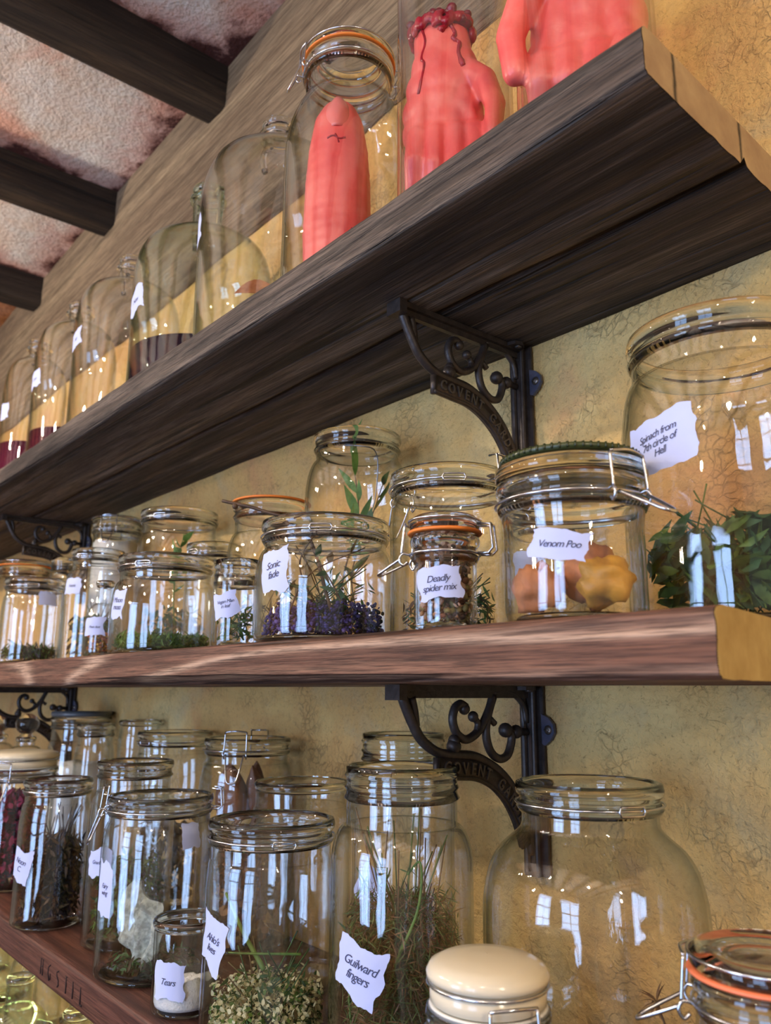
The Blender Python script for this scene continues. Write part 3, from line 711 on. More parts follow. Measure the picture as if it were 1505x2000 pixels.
k_14 = J('cream-lidded clip jar full of magenta petals at the left edge', -1.700, .515, LOW, .066, .212, rn=.066, zs=.16, zn=.18, lid='ceramic', hinge=(-40, 1, False))
k_15 = J('narrow open jar in the back row beside the white salt jar', -1.655, .640, LOW, .038, .290, rn=.033, zs=.21, zn=.25)
k_15b = J('thin-rimmed open jar against the wall in the back row, lowest shelf left', -1.585, .700, LOW, .040, .298, rn=.038, zs=.24, zn=.27, rim='plain')
k_16 = J('jar of white powder with a dark flat lid at the back of the lowest shelf', -1.846, .680, LOW, .066, .298, rn=.060, zs=.2, zn=.25)
tag(mesh_obj('flat_lid', *lathe([(.0005, .299), (.062, .299), (.064, .303), (.063, .309), (.0005, .310)], 48), simple('grey_enamel', srgb(86, 90, 92), .3), k_16), 'grey flat lid')
def stoppered(label, X, Y, R, H):
    j = J(label, X, Y, LOW, R, H, rn=.02, zs=H * .7, zn=H * .92, rim='plain')
    m = MB(); m.ball((0, 0, H + .028), .026, 24, 14, (1, 1, .9)); V, F = lathe([(.0005, H - .01), (.014, H - .01), (.016, H), (.012, H + .006), (.0005, H + .008)], 32); m.add(V, F)
    m.build('glass_stopper', SG, j); return j
stoppered('glass bottle with a round glass stopper at the far left of the lowest shelf', -2.02, .62, .05, .25)
stoppered('second stoppered glass bottle, leftmost and partly out of sight on the lowest shelf', -2.17, .60, .05, .25)
# --- topmost shelf
def demijohn(label, X, Y, R, H, hn, glass, sg, labels=(), seed=0, neck=.026, handle=0):
    hb = H; pr = [(R * .90, 0), (R * .96, .003), (R * .99, .012), (R, .03), (R, hb * .3), (R, hb * .55), (R, hb * .72), (R * .985, hb * .80), (R * .93, hb * .88), (R * .82, hb * .945), (R * .62, hb * .985), (R * .40, hb * 1.0), (neck + .008, hb * 1.012), (neck, hb * 1.035), (neck, hn - .018)]
    j = J(label, X, Y, TOP, R, hn, prof=pr, rim='plain', glass=glass, sg=sg, labels=labels, cat='bottle', name='demijohn', seg=80)
    m = MB()   # the small ring handle and collar at the neck
    V, F = lathe([(neck, hn - .030), (neck + .006, hn - .028), (neck + .0065, hn - .022), (neck, hn - .020)], 40, close=True); m.add(V, F)
    m.build('neck_collar', sg, j)
    m = MB()
    for s in (0, 1):
        a = handle + s * pi; c = Vector((cos(a), sin(a), 0))
        m.tube(spline([c * neck + Vector((0, 0, hn - .022)), c * (neck + .018) + Vector((0, 0, hn - .020)), c * (neck + .024) + Vector((0, 0, hn - .034)), c * (neck + .016) + Vector((0, 0, H * 1.0 + .004))], 5), .0052, 8)
        if s == 0: m.build('finger_ring', sg, j); m = MB()
    m.build('finger_ring', sg, j)
    return j
HAND_CYL = dict(rim='plain', glass=GLP, base=True, th=.004)
t_1 = J('clear glass cylinder holding a severed pink hand with a bloody wrist', -.559, .565, TOP, .0640, .42, prof=[(.058, 0), (.0625, .002), (.0640, .01), (.0640, .1), (.0640, .2), (.0640, .3), (.0640, .405)], name='glass_cylinder', **HAND_CYL)
t_2 = J('clear glass cylinder holding a pink hand at the right end of the topmost shelf', -.397, .580, TOP, .0660, .42, prof=[(.06, 0), (.0645, .002), (.0660, .01), (.0660, .1), (.0660, .2), (.0660, .3), (.0660, .405)], name='glass_cylinder', **HAND_CYL)
t_3 = J('clip jar with orange seal holding an upright giant finger on the topmost shelf', -.770, .575, TOP, .0825, .372, prof=[(.074, 0), (.080, .002), (.0825, .01), (.0825, .1), (.0825, .18), (.0820, .235), (.078, .268), (.070, .292), (.062, .308), (.0575, .318), (.0570, .335), (.0570, .362)], lid='glass', gasket=ORANGE, hinge=(-110, 1, False))
t_4 = demijohn('big clear demijohn with orange petals and a label, beside the giant finger jar', -.985, .602, .1165, .360, .425, GL, SG, [(-116, .212, .058, .046, 14, 'Elf', .5)])
t_5 = demijohn('green-tinted demijohn with dark purple liquid on the topmost shelf', -1.221, .602, .1180, .325, .430, GLG, SGG, [(-92, .176, .052, .044, 10, 'Nox', .5)])
t_6 = demijohn('clear empty demijohn, third large bottle from the giant finger jar', -1.547, .600, .1030, .365, .430, GL, SG, [(-90, .221, .046, .038, 10, 'Air', .5)])
t_7 = demijohn('slim demijohn with a shallow purple liquid left of the empty one', -1.850, .600, .0900, .385, .440, GL, SG, [(-85, .230, .044, .040, 10, 'Dew', .5)])
t_8 = demijohn('leftmost visible demijohn with purple-red liquid on the topmost shelf', -2.151, .600, .0770, .395, .450, GL, SG, [(-78, .236, .036, .044, 0, '')])
# --- clutter of glass below the lowest shelf, on a low counter lit by a yellow-green strip
cnt = MB(); cnt.box(W(-4.2, .30, -.695), W(-.2, WY - .004, -.660)); tag(cnt.build('counter_board', WOOD_LOW, smooth=False), 'red-brown counter board below the lowest shelf carrying glassware', 'shelf')
rnd = random.Random(4)
spots = [(-1.60, .52, .052, .30), (-1.76, .60, .05, .40), (-1.95, .50, .05, .26), (-2.07, .64, .055, .40), (-2.28, .55, .06, .33), (-2.50, .64, .055, .38), (-2.72, .52, .06, .36), (-2.40, .44, .035, .20), (-1.80, .43, .038, .22), (-2.15, .42, .035, .22), (-2.95, .62, .06, .42), (-1.48, .64, .05, .38), (-1.33, .52, .045, .33), (-1.62, .66, .04, .38), (-1.86, .67, .035, .39), (-1.70, .47, .032, .34), (-2.05, .53, .04, .36), (-2.28, .67, .04, .39)]
for i, (x, y, r, h) in enumerate(spots):
    j = J('clear glass bottle crowded under the lowest shelf, lower left corner', x, y, -.660, r, h * .59, rn=r * .42, zs=h * .30, zn=h * .43, rim='plain', cat='bottle', name='glass_bottle', glass=GLG if i % 3 == 0 else GL, seg=40)
    j['group'] = 'glass bottles crowded under the lowest shelf'
for i in range(14):
    x = -1.50 - .075 * i + rnd.uniform(-.01, .01); y = .44 + .03 * (i % 3); h = .185 + .04 * rnd.random() - .015 * (i % 3); rr_ = .017 + .004 * (i % 2)
    if any((x - a) ** 2 + (y - b) ** 2 < (rr_ + c + .003) ** 2 for a, b, c, d in spots): y = .375
    g = empty('glass_goblet', W(x, y, -.6595), 'small stemmed drinking glass crowded under the lowest shelf', 'glass', 'stemmed glasses under the lowest shelf')
    V, F = lathe([(.0005, .001), (rr_, .001), (rr_ * .9, .003), (.004, .006), (.003, .02), (.003, h * .5), (.006, h * .55), (rr_ * .9, h * .65), (rr_ * 1.05, h * .8), (rr_ * .9, h), (rr_ * .86, h), (rr_ * .98, h * .8), (rr_ * .8, h * .67), (.0005, h * .58)], 28)
    mesh_obj('bowl_and_stem', V, F, SG, g)
strip = MB(); strip.box(W(-3.2, WY - .035, -.412), W(.2, WY - .015, -.404))
ms, nt, out = newmat('yellow_green_led'); em = N(nt, 'Emission'); em.inputs[0].default_value = (.85, 1, .45, 1); em.inputs[1].default_value = 60; L(nt, em.outputs[0], out.inputs[0])
tag(strip.build('light_strip', ms, smooth=False), 'yellow-green light strip fixed under the lowest shelf', 'light')
# ---------------------------------------------------------------- things inside the jars
def leafmat(name, c, c2=None, rough=.6, tr=.3):
    m, nt, out = newmat(name); v = mapped(nt); f = noi(nt, v, 45, 3)
    col = ramp(nt, f, [(.35, c), (.65, c2 or tuple(min(1, x * 1.7) for x in c[:3]) + (1,))])
    p = princ(nt, out, col, rough); d = N(nt, 'BsdfTranslucent'); L(nt, col, d.inputs[0]); ms = N(nt, 'MixShader'); ms.inputs[0].default_value = tr
    L(nt, p.outputs[0], ms.inputs[1]); L(nt, d.outputs[0], ms.inputs[2]); L(nt, ms.outputs[0], out.inputs[0]); return m
G_MOSS = leafmat('moss_green', srgb(52, 84, 30), srgb(112, 142, 62)); G_DARK = leafmat('dark_leaf', srgb(36, 66, 36), srgb(74, 112, 62)); G_LEAF = leafmat('fresh_leaf', srgb(64, 112, 44), srgb(118, 158, 76))
G_DRY = leafmat('dry_herb', srgb(84, 70, 40), srgb(128, 110, 66)); BR_HERB = leafmat('dark_dry_herb', srgb(46, 38, 28), srgb(86, 72, 44)); PURP = leafmat('lavender', srgb(46, 38, 96), srgb(92, 78, 158))
BLK = leafmat('dark_purple_herb', srgb(22, 18, 30), srgb(50, 40, 54)); MAG = leafmat('magenta_petal', srgb(104, 16, 50), srgb(168, 38, 84)); CRM = leafmat('cream_flower', srgb(206, 198, 148), srgb(232, 226, 186))
STEMG = leafmat('green_stem', srgb(84, 122, 52), srgb(136, 164, 84)); STEMB = leafmat('brown_stem', srgb(74, 54, 38), srgb(116, 88, 62)); DILL = leafmat('dill_green', srgb(70, 92, 44), srgb(118, 128, 70)); DILLB = leafmat('dill_brown', srgb(104, 74, 48), srgb(146, 112, 74))
def leaf(m, c, d, L_, w, up=None, mi=0, curl=.2, fold=.2, n=4):
    d = Vector(d).normalized(); up = Vector(up or (0, 0, 1)); s = d.cross(up)
    if s.length < 1e-3: s = d.orthogonal()
    s.normalize(); nn = s.cross(d); V = []; F = []
    for i in range(n + 1):
        t = i / n; ww = w * sin(pi * min(.98, max(.03, t ** .8))) ; p = Vector(c) + d * L_ * t + nn * (curl * L_ * t * t) * -1
        V += [p - s * ww + nn * fold * ww, p, p + s * ww + nn * fold * ww]
    for i in range(n):
        for j in range(2): a = i * 3 + j; F.append((a, a + 1, a + 4, a + 3))
    m.add(V, F, mi)
def rdir(r, zb=0): 
    a = r.random() * 2 * pi; z = r.uniform(-1, 1) * (1 - abs(zb)) + zb; q = sqrt(max(0, 1 - z * z)); return Vector((q * cos(a), q * sin(a), z))
def heap(name, label, jar, R, z0, z1, mats, n, ls, lw, seed=1, kind='stuff', cat='herbs', dome=.3, zb=0, stems=0, thick=False):
    """leaves / flakes filling a jar from z0 to z1; mats = [..]"""
    r = random.Random(seed); m = MB(); base = jar.location
    for i in range(n):
        rr = R * sqrt(r.random()); a = r.random() * 2 * pi; zt = z1 * (1 - dome * (rr / R) ** 2 * r.random()) ; z = z0 + (zt - z0) * r.random() ** .8
        c = Vector((rr * cos(a), rr * sin(a), z)); d = rdir(r, zb); l = ls * r.uniform(.5, 1.3)
        e = c + d * l
        if e.xy.length > R * 1.0 or e.z < z0: d = Vector((-cos(a) * .6, -sin(a) * .6, abs(d.z) + .1)).normalized()
        if thick: m.ball(c, l * .5, 6, 4, (1, r.uniform(.5, .9), r.uniform(.3, .8)), r.randrange(len(mats)), d.to_track_quat('X', 'Z').to_matrix())
        else: leaf(m, c, d, l, lw * r.uniform(.6, 1.3), rdir(r), r.randrange(len(mats)), r.uniform(-.3, .6), r.uniform(-.2, .5), 3)
    for i in range(stems):
        a = r.random() * 2 * pi; p = Vector((R * .7 * cos(a), R * .7 * sin(a), z0 + .002)); b = a + r.uniform(2, 4.2); q = Vector((R * .8 * cos(b), R * .8 * sin(b), z0 + (z1 - z0) * r.uniform(.6, 1.5)))
        mid = (p + q) / 2 + rdir(r) * R * .2; m.tube(spline([p, mid, q], 5), .0007, 5, mi=r.randrange(len(mats)))
    o = m.build(name, mats, None, True, base + Vector((0, 0, .0002))); return tag(o, label, cat, kind=kind)
def sprig(name, label, jar, pts, leaves, mats, rad=.0010, ll=.02, lw=.006, seed=1, cat='sprig', leaf_from=.3, spread=.8):
    r = random.Random(seed); m = MB(); sp = spline(pts, 8); m.tube(sp, [rad * (1 - .5 * i / len(sp)) for i in range(len(sp))], 6, mi=0)
    for i in range(leaves):
        k = int((leaf_from + (1 - leaf_from) * i / max(1, leaves - 1)) * (len(sp) - 2)); t = (sp[k + 1] - sp[k]).normalized(); o = rdir(r); o = (o - t * o.dot(t)).normalized()
        leaf(m, sp[k], (t * .7 + o * spread), ll * r.uniform(.6, 1.2), lw * r.uniform(.7, 1.2), rdir(r), min(1, len(mats) - 1), r.uniform(-.2, .5), .25, 6)
    o = m.build(name, mats, None, True, jar.location); return tag(o, label, cat)
def fill(name, label, jar, R, z0, z1, mat, cat, seed=1, rough=.002, kind='stuff', tilt=0):
    V = []; F = []; nr = 14; na = 56
    prof = [(R * .96, z0), (R, z0 + .004), (R, z0 + (z1 - z0) * .5)]
    for (q, z) in prof:
        for i in range(na): a = 2 * pi * i / na; V.append((q * cos(a), q * sin(a), z))
    for k in range(nr + 1):
        q = R * (1 - k / nr)
        for i in range(na):
            a = 2 * pi * i / na; x, y = q * cos(a), q * sin(a); V.append((x, y, z1 + tilt * x + rough * 3 * noise.noise(Vector((x * 40, y * 40, seed))) + rough * noise.noise(Vector((x * 200, y * 200, seed)))))
    rows = 3 + nr + 1
    for j in range(rows - 1):
        for i in range(na): i2 = (i + 1) % na; F.append((j * na + i, j * na + i2, (j + 1) * na + i2, (j + 1) * na + i))
    F.append(tuple(range(na - 1, -1, -1)))
    return tag(mesh_obj(name, V, F, mat, None, True, jar.location), label, cat, kind=kind)
def polar(r, a, z): return Vector((r * cos(radians(a)), r * sin(radians(a)), z))
B0 = .0085
# middle shelf
heap('spinach_leaves', 'tangle of green spinach leaves in the huge jar at the right end', j_spin, .072, B0, .075, [G_DARK, G_MOSS, G_DARK], 700, .024, .0042, 3, dome=.2, stems=30)
r0 = random.Random(8)
for i, (a, h, l, mt) in enumerate(((-20, .07, .075, G_DARK), (15, .05, .08, G_DARK), (-50, .035, .07, G_LEAF), (40, .08, .07, G_DARK), (-5, .02, .06, G_LEAF))):
    m = MB(); p0 = polar(.02, a + 150, B0 + .004); p1 = polar(.035, a, h); m.tube(spline([p0, (p0 + p1) / 2 + Vector((0, 0, .015)), p1], 6), .0016, 6, mi=0)
    # broad crinkled leaf
    V = []; F = []; n = 12; k = 8; d = Vector((cos(radians(a - 50)), sin(radians(a - 50)), .55)).normalized(); s = d.cross(Vector((0, 0, 1))).normalized(); nn = s.cross(d)
    for u in range(n + 1):
        t = u / n; ww = l * .34 * sin(pi * min(.99, t ** .75 * .96 + .02))
        for v in range(k + 1):
            q = (v / k - .5) * 2; ww2 = ww * (1 + .12 * sin(t * 30))
            p = p1 + d * l * t * .8 + s * ww2 * q + nn * (abs(q) * ww * .35 + .004 * noise.noise(Vector((t * 6, q * 4, i)))) - Vector((0, 0, l * .35 * t * t))
            if p.xy.length > .078: p.xy *= .078 / p.xy.length
            V.append(p)
    for u in range(n):
        for v in range(k): b = u * (k + 1) + v; F.append((b, b + 1, b + k + 2, b + k + 1))
    m.add(V, F, 1)
    tag(m.build('spinach_leaf', [STEMG, mt], None, True, j_spin.location), ['broad dark green leaf in the huge jar, rising behind its label', 'broad dark leaf on the right side of the huge jar', 'bright green leaf low in front inside the huge jar', 'tall dark leaf at the back right of the huge jar', 'small bright leaf at the bottom of the huge jar'][i], 'leaf', 'broad leaves in the huge jar')
def lump(label, jar, x, y, z, r, mat, seed, sc=(1, .8, .8)):
    V = []; F = []; n = 20; mm = 14
    for j in range(mm + 1):
        ph = pi * j / mm
        for i in range(n):
            th = 2 * pi * i / n; d = Vector((sin(ph) * cos(th), sin(ph) * sin(th), cos(ph)))
            q = r * (1 + .5 * noise.noise(d * 1.9 + Vector((seed, 0, 0))) + .10 * noise.noise(d * 5 + Vector((seed, 0, 0)))); V.append(Vector((d.x * sc[0], d.y * sc[1], d.z * sc[2])) * q)
    for j in range(mm):
        for i in range(n): F.append((j * n + i, (j + 1) * n + i, (j + 1) * n + (i + 1) % n, j * n + (i + 1) % n))
    zmin = min(v.z for v in V); zz = z - zmin
    return tag(mesh_obj('brown_lump', V, F, mat, None, True, jar.location + Vector((x, y, zz))), label, 'lump', 'orange-brown lumps in the green-capped jar')
LM = simple('orange_brown_lump', srgb(186, 116, 72), .6, 0, .2, 60, .5); LM2 = simple('ochre_lump', srgb(196, 138, 46), .5, 0, .2, 60, .5)
lump('pinkish brown lump at the left in the green-capped jar', j_poo, -.026, -.012, .0085, .021, LM, 1, (1, .8, .85)); lump('taller lump in the middle of the green-capped jar', j_poo, -.002, .022, .0085, .022, LM, 2, (.9, .8, 1.1)); lump('ochre lump at the right in the green-capped jar', j_poo, .024, .002, .0085, .023, LM2, 3, (.95, .9, .7))
CH = [simple('chip_brown', srgb(112, 66, 44), .7, 0, .3, 90), simple('chip_pink', srgb(196, 158, 134), .7, 0, .2, 90), simple('chip_dark', srgb(66, 42, 34), .7), simple('chip_tan', srgb(164, 118, 78), .7, 0, .25, 90), simple('chip_olive', srgb(120, 106, 58), .7, 0, .25, 90)]
heap('wood_chips', 'brown and pink wood chips filling the small narrow clip jar', j_spider, .0215, B0, .074, CH, 1100, .0075, 0, 5, cat='chips', dome=.05, thick=True)
heap('dried_herbs', 'dark dried herb stalks in the large jar behind the wood chip jar', j_big4, .052, B0, .05, [BR_HERB, G_DARK], 260, .014, .0016, 6, stems=26)
# tall jar sprigs
sprig('leafy_sprig', 'leafy green sprig standing in the tall open jar, tallest', j_tall5, [(-.02, -.02, .01), (.015, -.03, .10), (.03, -.02, .17), (.020, -.025, .262)], 9, [STEMB, G_LEAF], .0014, .045, .0055, 3, leaf_from=.45, spread=.35)
sprig('leafy_sprig', 'darker curled sprig beside the tall sprig in the tall open jar', j_tall5, [(.02, .0, .01), (.03, -.03, .09), (.048, -.02, .15), (.047, .01, .225)], 9, [STEMB, G_DARK], .0012, .034, .006, 9, leaf_from=.35, spread=.5)
sprig('long_twig', 'thin green stalk leaning left in the tall open jar', j_tall5, [(.03, .01, .01), (-.01, -.03, .07), (-.045, -.03, .13)], 3, [STEMG, G_LEAF], .0013, .03, .004, 4)
m = MB(); m.tube(spline([(-.052, -.012, .262), (-.01, -.055, .266), (.045, -.03, .262), (.052, -.008, .252), (.040, .0, .20), (.030, -.004, .17)], 6), .0009, 6); tag(m.build('bent_wire', DSTEEL, None, True, j_tall5.location), 'thin bent wire looped in the mouth of the tall open jar', 'wire')
# lavender jar
heap('lavender_heads', 'heap of purple lavender heads in the low wide jar', j_lav, .064, B0, .044, [PURP, PURP, BLK], 1500, .0055, 0, 7, cat='lavender', dome=.75, thick=True)
heap('lavender_stalks', 'dry grey-green stalks above the lavender heads', j_lav, .058, B0, .07, [G_DRY, G_DARK], 90, .018, .0018, 8, stems=22)
for i, (pts, lb) in enumerate((([(-.03, .02, .03), (-.005, -.03, .08), (.05, -.045, .112)], 'long twig leaning right in the lavender jar'), ([(.0, -.05, .02), (.015, -.03, .07), (.045, .02, .10)], 'short leafy twig in the lavender jar'), ([(.05, .0, .01), (.048, -.02, .05), (.035, -.045, .095)], 'dark curled leaf twig at the right of the lavender jar'))):
    sprig('dry_twig', lb, j_lav, pts, 7, [STEMB, G_DRY if i < 2 else G_DARK], .0011, .018, .0035, 20 + i)
# twig that pokes out to the left across the orange seal
m = MB(); m.tube(spline([(.040, -.020, .03), (.012, -.035, .115), (-.030, -.064, .141), (-.067, -.093, .154)], 7), .0019, 7); m.ball((-.055, -.0835, .1472), .0034); tag(m.build('bare_twig', STEMB, None, True, j_lav.location), 'bare brown twig poking out of the lavender jar towards the orange seal', 'twig')
heap('dried_flowers', 'sparse dried stalks in the orange-sealed jar', j_or7, .05, B0, .08, [G_DRY, STEMB], 120, .02, .002, 9, stems=14)
heap('green_herb', 'pale green herb sprinkled in the small straight jar', j_sm8, .024, B0, .05, [G_MOSS, G_DARK], 120, .010, .0022, 10, stems=6)
heap('green_moss', 'bed of green moss in the low wide jar', j_moss, .068, B0, .026, [G_MOSS, G_DARK, G_MOSS, G_LEAF], 2600, .010, .0015, 11, cat='moss', dome=.15, stems=18)
sprig('leafy_sprig', 'bright green leafy sprig in the open jar behind the moss jar', j_10, [(.02, 0, .01), (.035, -.02, .12), (.045, -.012, .225)], 16, [STEMG, G_LEAF], .0014, .026, .008, 13, leaf_from=.55)
heap('mixed_leaves', 'brownish leaves low in the open jar behind the moss jar', j_10, .058, B0, .09, [G_DRY, G_DARK], 200, .02, .005, 14, stems=6)
heap('dark_sprigs', 'dark green sprigs in the tall jar behind the little bulb bottle', j_13, .05, B0, .09, [G_DARK, BR_HERB], 420, .018, .003, 15, stems=14)
heap('dark_herbs', 'dark brown-green herbs lying in the leftmost front jar', j_15, .054, B0, .035, [BR_HERB, G_MOSS, BR_HERB], 1300, .012, .0014, 16, stems=22)
WHITE = simple('white_salt', srgb(232, 230, 226), .8, 0, .05, 300, .5); WHITE2 = simple('white_flour', srgb(226, 222, 216), .9)
fill('white_powder', 'white powder filling the glass-lidded jar at the back left', j_12, .048, B0, .262, WHITE2, 'powder', 2)
heap('gold_beads', 'gold and copper beads in the little bulb-shaped bottle', j_14, .022, B0, .04, [simple('gold_bead', srgb(196, 150, 70), .3, .7), simple('copper_bead', srgb(170, 100, 62), .35, .6)], 200, .006, 0, 17, cat='beads', thick=True)
# lowest shelf
heap('fresh_herbs', 'small heap of green leaves and grass in the very large jar', k_1, .06, B0, .050, [G_DARK, G_LEAF, G_MOSS], 330, .022, .0032, 21, dome=.85, stems=20)
def dry_flower(label, jar, pts, seed):
    r = random.Random(seed); m = MB(); sp = spline(pts, 8); m.tube(sp, .0009, 6, mi=0); t = sp[-1]
    for i in range(16): leaf(m, t, rdir(r, .2), .018 * r.uniform(.6, 1.2), .0012, None, 1, .4, .2, 4)
    for i in range(4): leaf(m, sp[len(sp) // 2 + i], rdir(r), .02, .0016, None, 1, .3, .2, 4)
    return tag(m.build('dried_flower', [STEMB, DILLB], None, True, jar.location), label, 'flower', 'dried flowers in the very large jar')
dry_flower('dried star-shaped flower head standing highest in the very large jar', k_1, [(.06, .05, .02), (.045, .045, .06), (.022, .05, .102)], 3)
dry_flower('shorter dried flower at the centre of the very large jar', k_1, [(-.04, .0, .02), (-.02, .0, .045), (-.003, .005, .062)], 5)
heap('dill_weed', 'feathery dill in the tall straight jar', k_4, .057, B0, .165, [DILL, DILLB, DILLB, DILL], 9000, .018, .0006, 22, cat='dill', dome=.35, stems=42, zb=.2)
for i, (pts, lb) in enumerate((([(-.01, -.02, .01), (.025, -.035, .10), (.045, -.02, .16), (.038, -.01, .198), (.022, -.012, .186)], 'bright green bent stalk arching highest in the tall dill jar'), ([(.0, -.03, .01), (-.02, -.045, .06), (-.05, -.02, .14), (-.035, -.015, .175)], 'green stalk bent at the left of the tall dill jar'), ([(.0, .0, .01), (.005, -.03, .1), (.002, -.02, .19)], 'thin upright stalk in the middle of the tall dill jar'))):
    sprig('green_stalk', lb, k_4, pts, 3, [STEMG, DILL], .0018 if i == 0 else .0012, .02, .0012, 31 + i, cat='stalk')
heap('elderflowers', 'cream elderflower clusters and leaves in the wire-ringed jar', k_5, .058, B0, .070, [CRM, CRM, CRM, G_MOSS], 4200, .0055, .0020, 23, cat='flowers', dome=.7)
heap('elder_leaves', 'green leaves and stalks among the elderflowers', k_5, .056, B0, .075, [G_DARK, G_DRY, G_DARK], 260, .012, .0022, 24, cat='leaves', dome=.5, stems=26)
sprig('cut_stalk', 'thick cut green stalk leaning left above the elderflowers', k_5, [(.025, -.02, .085), (.0, -.03, .115), (-.030, -.035, .148)], 0, [STEMG], .0028, seed=41, cat='stalk')
sprig('cut_stalk', 'thin stalk lying across above the elderflowers', k_5, [(.045, .01, .098), (.01, -.03, .098), (-.045, -.02, .085)], 0, [STEMG], .0014, seed=42, cat='stalk')
POD = simple('seed_pod', srgb(118, 78, 52), .45, 0, .35, 40, .4)
for i, (x, y, a, lb) in enumerate(((-.02, -.02, .2, 'brown seed pod at the left in the seed pod jar'), (.012, -.025, -.15, 'largest brown seed pod in the middle of the seed pod jar'), (.03, .01, -.3, 'brown seed pod at the right in the seed pod jar'), (-.005, .02, .1, 'brown seed pod at the back of the seed pod jar'))):
    V = []; F = []; n = 20; mm = 18
    for j in range(mm + 1):
        t = j / mm; q = .021 * sin(pi * t) ** .8 + .0008
        for k in range(n): th = 2 * pi * k / n; qq = q * (1 - .22 * abs(sin(th * 2.5))); V.append(Vector((qq * cos(th), qq * sin(th) * .8, (t - .5) * .11)))
    for j in range(mm):
        for k in range(n): F.append((j * n + k, j * n + (k + 1) % n, (j + 1) * n + (k + 1) % n, (j + 1) * n + k))
    o = mesh_obj('seed_pod', V, F, POD, None, True, k_8.location + Vector((x, y, .195))); o.rotation_euler = (a * .5, a, i); tag(o, lb, 'pod', 'seed pods in the seed pod jar')
heap('bark_shards', 'brown bark pieces filling the seed pod jar under the pods', k_8, .058, B0, .145, [CH[0], CH[2], CH[3]], 600, .02, .006, 26, cat='bark')
heap('brown_leaves', 'brown dry leaves at the bottom of the back row jar with a wire link', k_9, .055, B0, .15, [G_DRY, BR_HERB], 300, .022, .006, 27, cat='leaves')
# skeleton leaf
m_, nt, out = newmat('skeleton_leaf_film'); v = mapped(nt); d1 = N(nt, 'BsdfDiffuse'); d1.inputs[0].default_value = srgb(196, 200, 186); tt = N(nt, 'BsdfTransparent'); ms2 = N(nt, 'MixShader')
L(nt, ramp(nt, noi(nt, v, 130, 3), [(.4, (.45,) * 3), (.6, (.85,) * 3)]), ms2.inputs[0]); L(nt, tt.outputs[0], ms2.inputs[1]); L(nt, d1.outputs[0], ms2.inputs[2]); L(nt, ms2.outputs[0], out.inputs[0])
V = []; F = []; n = 18; k = 10
for u in range(n + 1):
    t = u / n
    for w_ in range(k + 1):
        q = (w_ / k - .5) * 2; ww = .036 * sin(pi * min(.98, max(.02, 1 - t))) ** .7
        p = Vector((.000 + ww * q * .8 + .012 * sin(t * 5), -.020 + ww * q * .5 + .014 * noise.noise(Vector((t * 5, q * 3, 2))), .012 + .098 * t + .012 * noise.noise(Vector((t * 4, q * 2, 7))))); V.append(p)
for u in range(n):
    for w_ in range(k): b = u * (k + 1) + w_; F.append((b, b + 1, b + k + 2, b + k + 1))
tag(mesh_obj('skeleton_leaf', V, F, m_, None, True, k_10.location), 'pale see-through skeleton leaf crumpled in the open jar', 'leaf')
heap('dark_moss', 'dark moss at the bottom of the skeleton leaf jar', k_10, .058, B0, .022, [BR_HERB, G_DARK], 300, .010, .0016, 28, cat='moss', dome=.6, stems=8)
fill('white_salt', 'white salt with a crumbly top in the small tumbler jar', k_11, .0330, B0, .032, WHITE, 'salt', 4, .003, tilt=.12)
heap('mixed_moss', 'green moss filling the lower half of the jar with slanting rim', k_12, .052, B0, .12, [G_MOSS, G_DARK, BR_HERB], 1500, .013, .002, 29, cat='moss')
heap('dark_twigs', 'tangled black-brown twigs and herbs packed in the left jar', k_13, .0455, B0, .125, [BLK, BR_HERB, BLK, STEMB], 3200, .018, .0022, 30, cat='twigs', dome=.15, stems=60)
heap('magenta_petals', 'magenta petals packed in the cream-lidded jar', k_14, .058, B0, .165, [MAG, MAG, BLK], 2600, .014, .0045, 31, cat='petals', dome=.05)
fill('white_powder', 'white powder in the dark-lidded jar at the back of the lowest shelf', k_16, .060, B0, .20, WHITE2, 'powder', 6)
heap('pale_husks', 'pale husks in the clip jar with the cream lid', k_2, .036, B0, .09, [G_DRY, CRM], 500, .012, .003, 33, cat='husks')
heap('dry_bark', 'dry bark bits in the corner jar with the coral seal', k_3, .038, B0, .10, [CH[3], CH[0]], 300, .014, .004, 34, cat='bark')
# topmost shelf: liquids and petals
def liquid(label, jar, R, z1, col, dens=60):
    m, nt, out = newmat('purple_liquid'); g = N(nt, 'BsdfPrincipled'); g.inputs['Base Color'].default_value = col; g.inputs['Roughness'].default_value = .05; g.inputs['Transmission Weight'].default_value = .35; g.inputs['IOR'].default_value = 1.33
    L(nt, g.outputs[0], out.inputs[0])
    V, F = lathe([(.0005, B0), (R * .93, B0), (R, B0 + .01), (R, z1 * .6), (R, z1), (R * .6, z1 - .001), (.0005, z1 - .001)], 64)
    return tag(mesh_obj('purple_liquid', V, F, m, None, True, jar.location), label, 'liquid')
liquid('dark purple liquid in the green-tinted demijohn', t_5, .1140, .100, srgb(48, 14, 44)); liquid('reddish purple liquid in the slim demijohn', t_7, .0860, .112, srgb(96, 26, 48)); liquid('purple-red liquid in the leftmost demijohn', t_8, .0730, .155, srgb(104, 30, 60))
ORG = leafmat('orange_petal', srgb(176, 106, 62), srgb(214, 146, 92), .6, .4)
